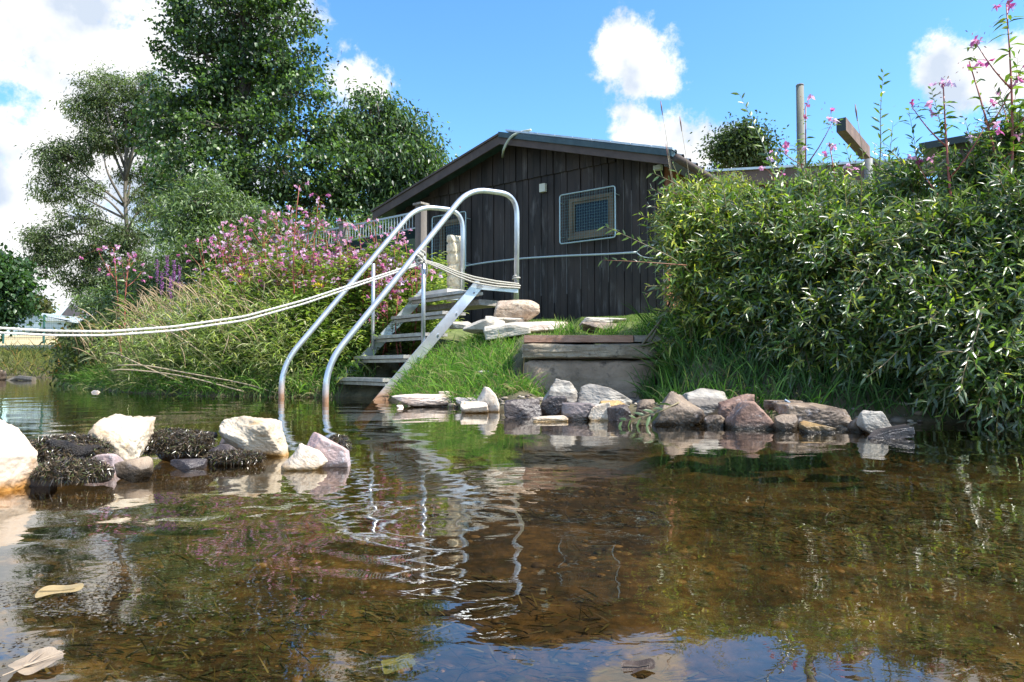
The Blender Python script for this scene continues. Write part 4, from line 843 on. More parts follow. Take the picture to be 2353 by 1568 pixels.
RT = [blob(*b) for b in [(1705,330,55,38,26),(1680,355,38,25,26),(1730,350,42,30,26),(1695,298,22,14,26),(1728,310,18,12,26),(1652,345,20,14,26),(1660,365,20,12,26),(1745,375,30,20,26)]]
tree('broadleaf_tree', 'round green tree far behind, between the hut roof and the round pole', P(1700, 700, 26), RT, 8000, .15, .08, [(.05,.08,.035),(.08,.12,.05),(.035,.055,.02)], None, M_leafsoft, M_bark, .18, .5, 60, limbr=.05)
# ------------------------------------------------------------------ willow bushes at the right
def bush(name, label, base, blobs, ntw, seed, cols, wts, per=14, Ls=.062, Ws=.0125, group='willow bushes on the right bank', twl=(.16, .38)):
    root = empty(name, base, label, 'bush', group); base = np.array(base)
    cs = np.array([b[0] for b in blobs]); rs = np.array([b[1] for b in blobs]); vol = np.prod(rs, 1) ** .75; vol /= vol.sum()
    bi = rng.choice(len(cs), ntw, p=vol); dirs = rdir(ntw); rad = rng.random(ntw) ** .5 * 1.15
    p0 = cs[bi] + dirs * rs[bi] * rad[:, None]
    ax = unit(p0 - (base + [0, .1, .15])); td = unit(ax * .8 + rdir(ntw) * .75 + np.array([-.10, -.1, .30])); ln = rng.uniform(*twl, ntw); lg = (rng.random(ntw) < .035) & (dirs[:, 2] > .1) & (p0[:, 2] > np.percentile(p0[:, 2], 70)); ln[lg] *= 1.7; td[lg] = unit(td[lg] * .4 + [-.05, 0, 1.])
    K = 6; tv = np.linspace(0, 1, K)
    pts = p0[:, None] + td[:, None] * (ln[:, None] * tv)[..., None]; pts[..., 2] -= (ln * .22)[:, None] * tv ** 2
    V, Q = stubes(pts, np.outer(np.ones(ntw), np.linspace(.0028, .0009, K)), 3)
    sc = np.repeat(palette(ntw, [(.20,.17,.06),(.16,.10,.05),(.13,.15,.05)]), K * 3, axis=0)
    # main stems
    ns = 46; e = p0[rng.choice(ntw, ns)]; md = base * .5 + e * .5 + [0, 0, .15] + rng.normal(size=(ns, 3)) * .08; b0 = base + rng.normal(size=(ns, 3)) * [.3, .15, 0]
    tt_ = np.linspace(0, 1, 8)[None, :, None]; mp_ = (1-tt_)**2 * b0[:, None] + 2*tt_*(1-tt_) * md[:, None] + tt_**2 * e[:, None]
    V2, Q2 = stubes(mp_, np.outer(np.ones(ns), np.linspace(.010, .003, 8)), 5)
    mb = MB(); mb.add(V, Q, sc); mb.add(V2, Q2, np.array([.12, .10, .055])); mb.build('stems', M_stem, root)
    n = ntw * per; ti = np.repeat(np.arange(ntw), per); s = np.tile((np.arange(per) + .5) / per, ntw)
    pos = p0[ti] + td[ti] * (ln[ti] * s)[:, None]; pos[:, 2] -= ln[ti] * .22 * s ** 2
    tan = td[ti].copy(); tan[:, 2] -= .7 * s * .35; tan = unit(tan)
    side = unit(np.cross(tan, rdir(ntw)[ti])); ang = np.tile(np.arange(per) * 2.4, ntw) + rng.random(n) * .5; s2_ = np.cross(tan, side)
    rd = np.cos(ang)[:, None] * side + np.sin(ang)[:, None] * s2_
    d = unit(tan * .75 + rd * .8); nr = unit(tan * .5 - rd * .3 + rdir(n) * .75 + np.array([.1, -.1, .35]))
    taper = .55 + .6 * np.sin(np.pi * np.clip(s * .9 + .1, 0, 1))
    V, Q, C = leaves(pos, d, nr, Ls * taper * rng.uniform(.8, 1.25, n), Ws * taper * rng.uniform(.8, 1.3, n), T_LN, .18, palette(n, cols, wts) * (1 + .22 * rng.normal(size=(ntw, 1)))[ti].clip(.5, 1.6))
    mk('foliage', V, Q, M_leaf, root, False, C); return root
WC = [(.055,.105,.025),(.11,.185,.04),(.23,.31,.05),(.15,.19,.12),(.42,.42,.07)]
B1 = [blob(*b) for b in [(1582,510,26,36,4.4),(1640,510,22,30,4.4),(1620,800,45,60,4.45),(1632,609,70,90,4.3),(1602,562,50,60,4.3),(1650,660,80,70,4.2),(1640,556,80,60,4.4),(1700,589,90,90,4.3),(1720,532,60,40,4.5),(1740,650,90,90,4.2),(1620,740,40,40,4.2)]]
bush('willow_bush', 'leftmost willow bush spreading in front of the hut corner', (1.35, 4.5, .35), B1, 1900, 1, WC, [1,3,4,2,3.2])
B2 = [blob(*b) for b in [(1770,500,24,40,4.2),(1865,495,20,46,4.2),(2040,500,24,42,4.2),(1930,494,20,30,4.2),(1850,562,100,70,4.2),(1780,585,80,80,4.0),(1880,625,110,100,3.9),(1960,562,90,60,4.2),(1980,640,100,110,3.8),(1800,710,90,70,3.9),(1900,760,110,60,3.7),(2040,609,80,90,4.0),(1900,506,60,30,4.4),(1980,780,90,60,3.6)]]
bush('willow_bush', 'middle willow bush below the round pole and the beam', (2.0, 4.2, .35), B2, 3300, 2, WC, [4,3,2.2,3.5,.9])
B3 = [blob(*b) for b in [(2110,450,22,40,3.9),(2230,425,26,36,3.9),(2345,350,30,50,3.8),(2120,582,90,80,3.9),(2180,620,100,110,3.6),(2250,552,90,80,3.9),(2300,619,100,100,3.5),(2100,720,90,80,3.5),(2220,760,100,80,3.3),(2340,700,80,100,3.3),(2330,462,60,50,3.8),(2130,502,50,30,4.1),(2420,602,100,160,3.4),(2300,850,90,60,3.1),(2400,900,60,50,3.1)]]
bush('willow_bush', 'rightmost darker willow bush overhanging the water at the right edge', (2.75, 3.8, .3), B3, 4200, 3, WC, [6,3,1.4,3.5,.5])
# separate long shoots reaching out
def shoot(label, pts, d0, d1, n, Ls, Ws, cols, rstem, colstem, seed, name='willow_shoot', group='long shoots sticking out of the willow bushes', cat='shoot', lmat=None, twoside=True, drp=.25):
    pts3 = [P(u, v, d0 + (d1 - d0) * k / (len(pts) - 1)) for k, (u, v) in enumerate(pts)]; path = bez(pts3, .5, 6)
    root = empty(name, path[0], label, cat, group)
    V, Fs = tube(path, np.linspace(rstem, rstem * .25, len(path)), 6); mk('stem', V, Fs, M_stem, root, True, np.broadcast_to(np.array(colstem), (len(V), 3)))
    s = np.linspace(.12, 1, n); dl = np.concatenate([[0], np.cumsum(np.linalg.norm(np.diff(path, axis=0), axis=1))]); dl /= dl[-1]
    pos = np.stack([np.interp(s, dl, path[:, k]) for k in range(3)], 1); T = unit(np.stack([np.interp(s, dl, unit(np.gradient(path, axis=0))[:, k]) for k in range(3)], 1))
    sd = unit(np.cross(T, [0.1, -1, .1])); up = np.cross(T, sd); ang = np.arange(n) * math.pi + rng.normal(size=n) * .6
    rd = np.cos(ang)[:, None] * sd + np.sin(ang)[:, None] * up; d = unit(T * .8 + rd * .8)
    V, Q, C = leaves(pos, d, unit(np.cross(d, sd) + rdir(n) * .4), Ls * rng.uniform(.75, 1.2, n) * (1.1 - .5 * s), Ws * rng.uniform(.8, 1.2, n), T_LN, drp, palette(n, cols))
    mk('leaves', V, Q, lmat or M_leaf, root, False, C); return root, pos, T
sh_c = (.22,.18,.08)
shoot('long leafy willow shoot reaching left across the hut wall below the window', [(1600,640),(1560,600),(1500,570),(1390,520)][::1], 4.0, 3.9, 22, .075, .013, WC[:3], .004, sh_c, 1)
shoot('reddish willow shoot pointing left beside the loop of the rescue pole', [(1580,610),(1500,604),(1440,600),(1385,598)], 3.9, 3.8, 16, .06, .011, WC[:3], .003, (.25,.10,.05), 2)
shoot('willow shoot arching left at the top left of the leftmost bush', [(1640,520),(1600,450),(1540,415),(1500,398)], 4.1, 4.0, 20, .08, .014, WC[1:3], .004, sh_c, 3)
shoot('tall thin willow shoot with spaced leaves left of the round pole', [(1800,460),(1770,370),(1735,290),(1700,218)], 4.0, 4.0, 22, .085, .015, WC[1:3], .004, (.12,.15,.10), 4)
shoot('tall upright willow shoot above the beam and the railing', [(2015,440),(2025,340),(2022,260),(2030,168)], 4.0, 4.0, 26, .085, .015, WC[1:3], .004, (.12,.12,.08), 5)
shoot('thin willow shoot against the right hand cloud', [(2200,380),(2170,320),(2155,260),(2140,205)], 3.9, 3.9, 26, .055, .010, WC[1:4], .0035, (.16,.18,.12), 6)
shoot('short willow shoot above the dark shelter roof', [(2240,390),(2235,340),(2225,300),(2215,270)], 3.8, 3.8, 14, .06, .011, WC[1:4], .003, sh_c, 7)
shoot('sunlit willow shoot hanging over the dark water edge', [(2120,740),(2080,790),(2030,840),(1990,868)], 3.3, 3.1, 22, .075, .014, [(.09,.14,.06),(.13,.19,.08)], .004, (.35,.25,.14), 8)
shoot('willow shoot hanging at the right above the dark water edge', [(2260,700),(2240,780),(2215,850),(2205,910)], 3.0, 2.9, 22, .075, .014, [(.07,.12,.05),(.10,.15,.07)], .004, (.30,.22,.12), 9)
shoot('pale willow shoot in the middle of the dark bush', [(2000,600),(1985,650),(1960,680),(1945,706)], 3.45, 3.3, 18, .08, .016, [(.13,.19,.10),(.18,.24,.13)], .004, (.30,.22,.12), 10)
shoot('broken willow twig lying on the stones at the water', [(1560,925),(1520,945),(1480,958),(1430,968)], 3.05, 3.0, 12, .07, .014, [(.08,.13,.04),(.10,.16,.06)], .004, (.2,.16,.08), 11, cat='twig')
for k, (u, v, du, dv) in enumerate([(1800,420,-20,-70),(1880,420,10,-60),(2070,430,-25,-70),(2110,400,10,-60),(2290,340,-20,-60),(2330,330,25,-80),(1670,430,-25,-50),(1950,410,20,-50)]):
    shoot(['short leafy shoot left of the round pole base', 'short leafy shoot right of the round pole base', 'short shoot right of the railing slats', 'short shoot below the shelter roof corner', 'short shoot left of the tall balsam stem', 'short shoot at the foot of the tall balsam stem', 'short shoot at the top of the leftmost bush', 'short shoot below the brown beam'][k], [(u, v + 60), (u + du * .3, v), (u + du, v + dv)], 3.95, 3.9, 14, .07, .013, WC[1:3], .003, sh_c, 20 + k)
# ------------------------------------------------------------------ Himalayan balsam
def balsam_geo(Ht, seed, nfl=26, leafL=.13, branch=3):
    g = np.random.default_rng(seed); top_ = np.array([g.normal() * .08, g.normal() * .08, Ht]); K = 8; tv = np.linspace(0, 1, K)[:, None]
    main = tv * top_ + np.sin(tv * 3) * np.array([g.normal() * .03, g.normal() * .03, 0])
    stems = [(main, np.linspace(.011, .003, K))]; tips = [main[-1]]
    for k in range(branch):
        s = g.uniform(.5, .85); p = main[int(s * (K - 1))]; a = g.uniform(0, 6.28); e = p + np.array([math.cos(a) * .16, math.sin(a) * .16, g.uniform(.12, .3)]); q = np.linspace(0, 1, 5)[:, None]
        stems.append((p * (1 - q) + e * q + np.sin(q * 3) * [0, 0, -.02], np.linspace(.005, .002, 5))); tips.append(e)
    mbs = MB()
    for p, r in stems: V, Fs = tube(p, r, 5); mbs.add(V, Fs, (.30, .075, .05))
    n = int(Ht * 48); s = g.uniform(.12, .97, n); pos = np.stack([np.interp(s, tv[:, 0], main[:, k]) for k in range(3)], 1)
    a = g.uniform(0, 6.28, n); d = np.stack([np.cos(a), np.sin(a), g.uniform(-.1, .6, n)], 1); szz = leafL * (1.15 - .6 * s) * g.uniform(.7, 1.2, n)
    for e in tips[1:]:
        m_ = 7; a2 = g.uniform(0, 6.28, m_); pos = np.concatenate([pos, e + g.normal(size=(m_, 3)) * .03 - [0, 0, .04]]); d = np.concatenate([d, np.stack([np.cos(a2), np.sin(a2), a2 * 0 + .3], 1)]); szz = np.concatenate([szz, leafL * .5 * g.uniform(.7, 1.2, m_)])
    n = len(pos); cl = np.array([(.12,.19,.045),(.17,.25,.065),(.08,.14,.035),(.26,.29,.09)])[g.choice(4, n, p=[.35,.3,.25,.1])] * g.uniform(.8, 1.25, (n, 1))
    Lf = leaves(pos, d, np.tile([0, 0, 1.], (n, 1)) + g.normal(size=(n, 3)) * .25, szz, szz * .27, T_LN, .35, cl)
    # flowers: hanging pouch with two hood petals
    blos = []
    for e in tips:
        mbf = MB()
        m_ = max(3, int(nfl * .42 / len(tips))); c = e + g.normal(size=(m_, 3)) * [.05, .05, .035] + [0, 0, -.01]
        [mbf.add(*tube([e, (e + x) / 2 + [0, 0, .012], x], .0013, 3), (.28, .14, .07)) for x in c]
        hue = np.array([(.66,.22,.42),(.80,.48,.62),(.55,.10,.30),(.82,.66,.76)])[g.choice(4, m_, p=[.35,.35,.1,.2])]
        for q in range(6):
            dd = unit(g.normal(size=(m_, 3)) + [0, 0, -.3]); V, Q, C = leaves(c, dd, unit(g.normal(size=(m_, 3))), g.uniform(.022, .038, m_), g.uniform(.019, .029, m_), T_RH, .1, hue * g.uniform(.8, 1.2, (m_, 1))); mbf.add(V, Q, C)
        m_ = 10; V, Q, C = leaves(e + g.normal(size=(m_, 3)) * .035, unit(g.normal(size=(m_, 3)) + [0, 0, -.6]), unit(g.normal(size=(m_, 3))), .02, .006, T_RH, 0, np.tile([(.25,.12,.06)], (m_, 1))); mbf.add(V, Q, C); blos.append(mbf)
    return mbs, Lf, blos
protos = []
def balsam_at(p, hgt_idx, label, group, rz=0., sc=1.):
    if hgt_idx not in CACHE:
        mbs, Lf, mbf = balsam_geo(*BP[hgt_idx]); z = empty('flowering_balsam', (0, 0, 0))
        CACHE[hgt_idx] = (z, [mbs.build('stem', M_stem, z, True), mk('leaves', Lf[0], Lf[1], M_leaf, z, False, Lf[2]), *[b_.build('blossom_head', M_petal, z) for b_ in mbf]]); r = z
    else:
        z, ch = CACHE[hgt_idx]; r = z.copy(); COL.objects.link(r)
        for c in ch: c2 = c.copy(); COL.objects.link(c2); c2.parent = r
    r.location = tuple(p); r.rotation_euler = (0, 0, rz); r.scale = (sc,) * 3
    tag(r, label, 'flower', group); return r
CACHE = {}; BP = {k: (h, 60 + k, nf, ll, br) for k, (h, nf, ll, br) in enumerate([(1.15, 26, .13, 3), (1.0, 34, .12, 4), (.85, 22, .12, 3), (1.3, 30, .14, 4), (.7, 20, .10, 2), (1.05, 12, .13, 2)])}
gg = np.random.default_rng(21); GR = 'pink flowering balsam plants on the left bank'
cnt = 0
# (u, v of the flower head, depth)
heads = [(700,500,7.9),(760,520,7.9),(840,520,7.6),(870,515,7.5),(905,530,7.4),(745,535,7.8),(940,560,7.0),(690,540,7.9),(470,560,8.2),(500,520,8.4),(525,545,8.0),(545,500,8.6),(570,530,8.1),(600,490,8.6),(610,545,7.9),(640,500,8.4),(650,480,8.7),(668,520,8.0),(700,545,7.6),(620,575,7.6),(590,600,7.4),(560,580,7.7),(530,600,7.6),(500,590,7.8),(650,570,7.4),(690,590,7.2),(735,510,7.8),(760,560,7.4),(730,590,7.1),(790,585,7.2),(785,540,7.6),(820,570,7.2),(850,555,7.2),(880,540,7.3),(870,580,7.0),(830,600,6.9),(900,600,6.9),(925,580,7.0),(945,590,6.8),(890,640,6.6),(925,640,6.6),(860,650,6.6),(800,640,6.8),(750,640,6.8),(700,650,6.9),(660,640,7.1),(600,650,7.2),(300,590,8.6),(285,575,8.8),(555,640,7.3),(800,520,7.8),(850,610,7.0),(770,610,7.1),(920,690,6.5),(880,700,6.5),(840,720,6.4),(510,545,8.1),(580,560,7.7),(630,545,7.9),(715,560,7.5),(810,555,7.3),(480,610,7.8),(650,610,7.2),(835,565,7.2),(905,560,7.1),(540,560,8.0),(760,590,7.2),(865,600,6.9)]
for k, (u, v, d) in enumerate(heads):
    hd = P(u, v, d); z0 = float(gz(hd[0], hd[1])); ht = hd[2] - z0; opts = [(abs(BP[q][0] - ht), q) for q in BP]; q = min(opts)[1] if gg.random() < .6 else sorted(opts)[1][1]
    balsam_at((hd[0], hd[1], z0 + .02), q, 'pink flowering balsam in the thick of the flowers on the left bank', GR, gg.uniform(0, 6.28), max(.35, ht / BP[q][0]))
hd = P(692, 435, 6.8); z0 = float(gz(hd[0], hd[1])); BP[10] = (hd[2] - z0, 301, 16, .12, 2); balsam_at((hd[0], hd[1], z0), 10, 'tallest red stemmed balsam standing above the left bank flowers', GR)
hd = P(740, 455, 7.0); z0 = float(gz(hd[0], hd[1])); BP[11] = (hd[2] - z0, 302, 18, .12, 3); balsam_at((hd[0], hd[1], z0), 11, 'second tallest balsam, just right of the tallest red stem', GR)
# tall balsams at the right
GR2 = 'balsam plants growing through the right bushes'
for k, (u, v, d, lb, nf, ll, br) in enumerate([(2285,-5,3.6,'tallest balsam with red stem reaching the top right corner',5,.15,3),(2200,190,3.7,'balsam leaning left with pink flowers below the right cloud',22,.13,3),(1850,230,4.4,'pink balsam wrapped around the round pole',30,.11,4),(1905,315,4.3,'pink balsam just left of the brown beam',26,.11,3),(2340,100,3.6,'balsam cut by the right edge',10,.13,2),(1800,410,4.3,'low pink balsam at the top of the middle bush',10,.1,2)]):
    hd = P(u, v, d); z0 = .55; BP[20 + k] = (hd[2] - z0, 320 + k, nf, ll, br); balsam_at((hd[0], hd[1], z0), 20 + k, lb, GR2)
# purple loosestrife
for k, (u, v, d) in enumerate([(362,598,7.9),(384,588,7.9),(400,600,7.7),(372,625,7.6),(413,612,7.6),(392,635,7.5)]):
    hd = P(u, v, d); z0 = float(gz(hd[0], hd[1])); r_ = empty('purple_loosestrife', (hd[0], hd[1], z0), 'purple loosestrife spike in the cluster of six left of the pink flowers', 'flower', 'purple loosestrife spikes')
    V, Fs = tube([(hd[0], hd[1], z0), hd], [.005, .002], 5); mk('stem', V, Fs, M_stem, r_, True, np.broadcast_to(np.array([.15,.10,.05]), (len(V), 3)))
    n = 150; s = rng.random(n); pos = hd - np.outer(s, [0, 0, .24]) + rng.normal(size=(n, 3)) * [.008, .008, .004]
    V, Q, C = leaves(pos, rdir(n), rdir(n), .016, .012, T_RH, 0, palette(n, [(.34,.11,.36),(.46,.20,.46),(.22,.09,.20)])); mk('flower_spike', V, Q, M_petal, r_, False, C)
for k, (u, v, d) in enumerate([(733,655,6.6),(558,632,7.3)]):
    p = P(u, v, d); z0 = float(gz(p[0], p[1])); r_ = empty('yellow_flower', (p[0], p[1], z0), ['small yellow flower above the rope, left of the left handrail', 'tiny yellow flower among the pink ones'][k], 'flower')
    V, Fs = tube([(p[0], p[1], z0), p], .003, 5); mk('stem', V, Fs, M_stem, r_, True, np.broadcast_to(np.array([.1,.15,.05]), (len(V), 3)))
    n = 40; V, Q, C = leaves(p + rng.normal(size=(n, 3)) * [.022, .02, .006], rdir(n), rdir(n), .02, .014, T_RH, 0, palette(n, [(.75,.62,.03)])); mk('bloom', V, Q, M_petal, r_, False, C)
# ------------------------------------------------------------------ grasses (stuff)
def blades(xy, z, Hr, Wr, lean, droop, cols, wts=None, upn=.15, leandir=None):
    n = len(xy); pos = np.column_stack([xy, z]); a = rng.uniform(0, 6.28, n); ln = np.abs(rng.normal(size=n)) * lean + .08
    d = np.stack([np.cos(a) * ln, np.sin(a) * ln, np.ones(n)], 1)
    if leandir is not None: d += np.array(leandir)
    d = unit(d); nr = unit(np.stack([np.cos(a + 1.5), np.sin(a + 1.5), np.zeros(n)], 1) + rdir(n) * .3); 
    return leaves(pos, d, nr, rng.uniform(*Hr, n), rng.uniform(*Wr, n), T_BL, droop * rng.uniform(.4, 1.6, n), palette(n, cols, wts))
def scatter(n, x0, x1, y0, y1, cond=None, dens=None):
    x = rng.uniform(x0, x1, n); y = rng.uniform(y0, y1, n); z = gz(x, y); k = z > .0
    if cond is not None: k &= cond(x, y, z)
    if dens is not None: k &= rng.random(n) < dens(x, y)
    return np.column_stack([x[k], y[k]]), z[k]
def stuff(name, parts, m, label, cat):
    mb = MB(); [mb.add(*p) for p in parts]; return tag(mb.build(name, m), label, cat, kind='stuff')
GB = [(.07,.17,.022),(.13,.27,.035),(.21,.36,.05),(.06,.13,.022),(.34,.34,.14)]
xy, z = scatter(26000, -.95, .25, 4.2, 6.2, lambda x, y, z: (z < .62) & (z > .015) & ~((x > .0) & (y > 4.4)) & ~((np.dot(np.stack([x - R0[0], y - R0[1]], -1), cdir[:2]) < 1.4) & (np.dot(np.stack([x - R0[0], y - R0[1]], -1), adir[:2]) > .02)), lambda x, y: np.clip(.35 + vnoise(np.stack([x * 5, y * 5, x * 0], -1), 12), 0, 1))
stuff('bank_grass', [blades(xy, z, (.05, .27), (.003, .0065), .65, .7, GB + [(.30,.24,.13)], [3,4,3,1.5,1.4,1.4])], M_grass, 'lush bright green grass on the bank between the ladder and the stone block', 'grass')
xy, z = scatter(50000, -.3, 3.2, 4.75, 9.3, lambda x, y, z: z > .3)
stuff('lawn', [blades(xy, z, (.012, .035), (.003, .006), .5, .3, [(.12,.20,.04),(.18,.26,.06),(.24,.28,.10),(.30,.28,.14)], [3,3,2,1])], M_grass, 'short sunlit lawn sloping up to the hut wall', 'grass')
tx = []
for (u, v, d) in ((1300, 765, 5.2), (1292, 745, 5.5), (1395, 756, 5.3), (1510, 755, 4.9), (1470, 770, 4.7), (1540, 735, 5.6)):
    p = P(u, v, d); xy = p[:2] + rng.normal(size=(160, 2)) * .05; tx.append(blades(xy, gz(xy[:, 0], xy[:, 1]), (.08, .2), (.003, .006), .4, .4, GB))
stuff('grass_tufts', tx, M_grass, 'taller grass tufts growing between the flagstones of the lawn', 'grass')
xy, z = scatter(30000, .75, 3.6, 3.1, 5.4, lambda x, y, z: (z > .01) & (((x > 1.05) & (y < 4.95)) | ((y < 4.4) & (x > .78))))
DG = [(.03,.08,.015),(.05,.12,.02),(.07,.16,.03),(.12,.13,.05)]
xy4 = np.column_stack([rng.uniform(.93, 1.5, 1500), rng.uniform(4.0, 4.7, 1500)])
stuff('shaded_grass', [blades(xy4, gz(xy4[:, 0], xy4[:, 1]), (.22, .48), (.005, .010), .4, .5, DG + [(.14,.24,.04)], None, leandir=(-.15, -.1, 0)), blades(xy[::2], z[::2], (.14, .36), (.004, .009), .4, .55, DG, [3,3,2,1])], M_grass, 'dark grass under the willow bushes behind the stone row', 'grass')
# left bank: reeds and canary grass leaning to the left and to the water
RG = [(.22,.31,.10),(.34,.42,.16),(.47,.50,.24),(.58,.54,.34),(.12,.19,.05)]
def canary(n, cond, Hs, lean, seed, x0=-4.6, x1=-1.0, y0=5.8, y1=10.5):
    xy, z = scatter(n, x0, x1, y0, y1, cond); n = len(xy); H_ = rng.uniform(*Hs, n); a = rng.uniform(0, 6.28, n); ld = np.stack([np.cos(a) * .42 + lean[0], np.sin(a) * .42 + lean[1], np.ones(n)], 1); ld = unit(ld)
    K = 5; tv = np.linspace(0, 1, K); base = np.column_stack([xy, z - .03]); pts = base[:, None] + ld[:, None] * (H_[:, None] * tv)[..., None]; pts[..., 2] -= (H_ * .18)[:, None] * tv ** 2; pts[..., 0] += (lean[0] * .4 * H_)[:, None] * tv ** 2
    V, Q = stubes(pts, np.outer(np.ones(n), np.linspace(.0028, .0015, K)), 3); parts = [(V, Q, np.repeat(palette(n, [(.20,.20,.08),(.12,.16,.05)]), K * 3, 0))]
    per = 9; ti = np.repeat(np.arange(n), per); s = rng.uniform(.12, .95, n * per); f = s * (K - 1); i0 = np.minimum(f.astype(int), K - 2); w = (f - i0)[:, None]; pos = pts[ti, i0] * (1 - w) + pts[ti, i0 + 1] * w
    a = rng.uniform(0, 6.28, n * per); d = np.stack([np.cos(a) * .8 + lean[0] * .5, np.sin(a) * .8 + lean[1] * .3, rng.uniform(.2, .9, n * per)], 1)
    parts.append(leaves(pos, d, np.tile([0, 0, 1.], (n * per, 1)) + rdir(n * per) * .3, rng.uniform(.12, .26, n * per), rng.uniform(.006, .011, n * per), T_BL, .55, palette(n * per, RG, [2,3,3,2,2])))
    return parts, pts
onbank = lambda x, y, z: (y < shore(x) + 3.2)
parts, pts = canary(3400, lambda x, y, z: (y < shore(x) + 2.2) & (x < -1.75) & (x > -4.4), (.5, .98), (-.22, -.12), 1)
parts2, _ = canary(1500, lambda x, y, z: (y < shore(x) + 2.6) & (x > -2.4) & (x < -1.05) & (np.dot(np.stack([x - R0[0], y - R0[1]], -1), adir[:2]) > .9), (.35, .6), (-.1, -.2), 2)
xy, z = scatter(36000, -6.3, -1.2, 5.85, 10, lambda x, y, z: (y < shore(x) + .4) & ((x < -1.5) | (y > 6.1)))
parts3 = [blades(xy, z, (.22, .48), (.008, .015), .6, .9, [(.09,.18,.035),(.14,.25,.05),(.07,.13,.03),(.28,.27,.13)], None, leandir=(-.1, -.35, 0))]
stuff('reed_grass', parts + parts2 + parts3, M_grass, 'tall pale green reed grass leaning over the water on the left bank', 'grass')
# seed heads
K = 5; n = 520; sel = rng.choice(len(pts), n, replace=False); H0 = pts[sel, -1]; keep = (H0[:, 0] < -2.1); H0 = H0[keep]; n = len(H0)
dl = unit(np.stack([rng.normal(size=n) * .5 - .3, rng.normal(size=n) * .3 - .1, np.ones(n)], 1)); st = rng.uniform(.07, .24, n); tv = np.linspace(0, 1, 6)
pp_ = H0[:, None] - dl[:, None] * .1 + dl[:, None] * ((st + .1)[:, None] * tv)[..., None]; pp_[..., 0] -= (st * .25)[:, None] * tv ** 2.5; pp_[..., 2] -= (st * .22)[:, None] * tv ** 3
V, Q = stubes(pp_, np.outer(np.ones(n), [.0012,.0015,.0028,.0042,.0038,.001]), 4)
stuff('seed_plumes', [(V, Q, np.repeat(palette(n, [(.42,.31,.18),(.52,.40,.26),(.35,.25,.14)]), 24, 0))], M_dry, 'tan grass plumes arching above the reed grass', 'grass')
# dry bent stalks over the water
m_ = MB()
for pts_ in ([(640,905,6.0),(560,880,6.0),(430,858,6.1),(330,838,6.2),(270,840,6.2)], [(560,900,6.0),(420,862,6.1),(285,848,6.2),(255,852,6.2)], [(420,880,6.4),(330,842,6.4),(260,808,6.5),(242,815,6.5)], [(520,860,6.3),(450,800,6.5),(390,760,6.6),(330,742,6.7)]):
    V, Fs = tube(bez([P(*q) for q in pts_], .3, 6), .006, 5); m_.add(V, Fs, (.50,.40,.27))
stuff('dry_stalks', [(np.concatenate(m_.V), [q for q in m_.Q], np.concatenate(m_.C))], M_dry, 'long bent dry reed stalks hanging low over the water', 'grass')
# undergrowth of broad leaves below the flowers
xy, z = scatter(9000, -3.6, -.75, 6.0, 9.5, lambda x, y, z: (np.dot(np.stack([x - R0[0], y - R0[1]], -1), adir[:2]) > .92) & (y > shore(x) + .25)); n = len(xy) * 9
xy = np.repeat(xy, 9, 0); z = np.repeat(z, 9); hh = np.clip((xy[:, 1] - shore(xy[:, 0])) * .8, .15, .78) * (.45 + 1.0 * vnoise(np.stack([xy[:, 0] * 3.2, xy[:, 1] * 3.2, z * 0], -1), 31)); pos = np.column_stack([xy + rng.normal(size=(n, 2)) * .07, z + rng.uniform(.02, 1, n) ** .8 * hh])
k = rng.random(n) < .75; pos = pos[k]; n = len(pos); a = rng.uniform(0, 6.28, n)
stuff('undergrowth', [leaves(pos, np.stack([np.cos(a), np.sin(a), rng.uniform(-.2, .5, n)], 1), np.tile([0, 0, 1.], (n, 1)) + rdir(n) * .4, rng.uniform(.05, .11, n), rng.uniform(.016, .034, n), T_LN, .3, palette(n, [(.12,.19,.045),(.19,.27,.06),(.27,.34,.09),(.36,.38,.14),(.08,.13,.03)]))], M_leaf, 'mixed broad leaved undergrowth around the flowering plants', 'plants')
# far left bank weeds
xy, z = scatter(26000, -16, -5.6, 9.5, 21, lambda x, y, z: (y < shore(x) + 1.8))
stuff('bank_weeds', [blades(xy, z, (.25, .7), (.012, .028), .5, .5, [(.13,.16,.04),(.20,.21,.06),(.26,.24,.08),(.09,.11,.03),(.30,.18,.06)], [3,3,2,3,.6])], M_grass, 'yellowish weeds along the far left bank', 'plants')
xy, z = scatter(7000, -8.6, -5.4, 9.3, 13.5, lambda x, y, z: (y < shore(x) + 1.0)); n = len(xy)*5; xy = np.repeat(xy, 5, 0); z = np.repeat(z, 5)
pos = np.column_stack([xy + rng.normal(size=(n, 2)) * .1, z + rng.uniform(0, .75, n)])
stuff('bank_scrub', [leaves(pos, rdir(n), rdir(n) + [0, 0, .6], .1, .035, T_RH, .3, palette(n, [(.06,.09,.03),(.10,.12,.04),(.04,.05,.02),(.22,.12,.03)], [3,3,2,.4]))], M_leafsoft, 'dark scrub overhanging the inlet at the far left bank', 'plants')
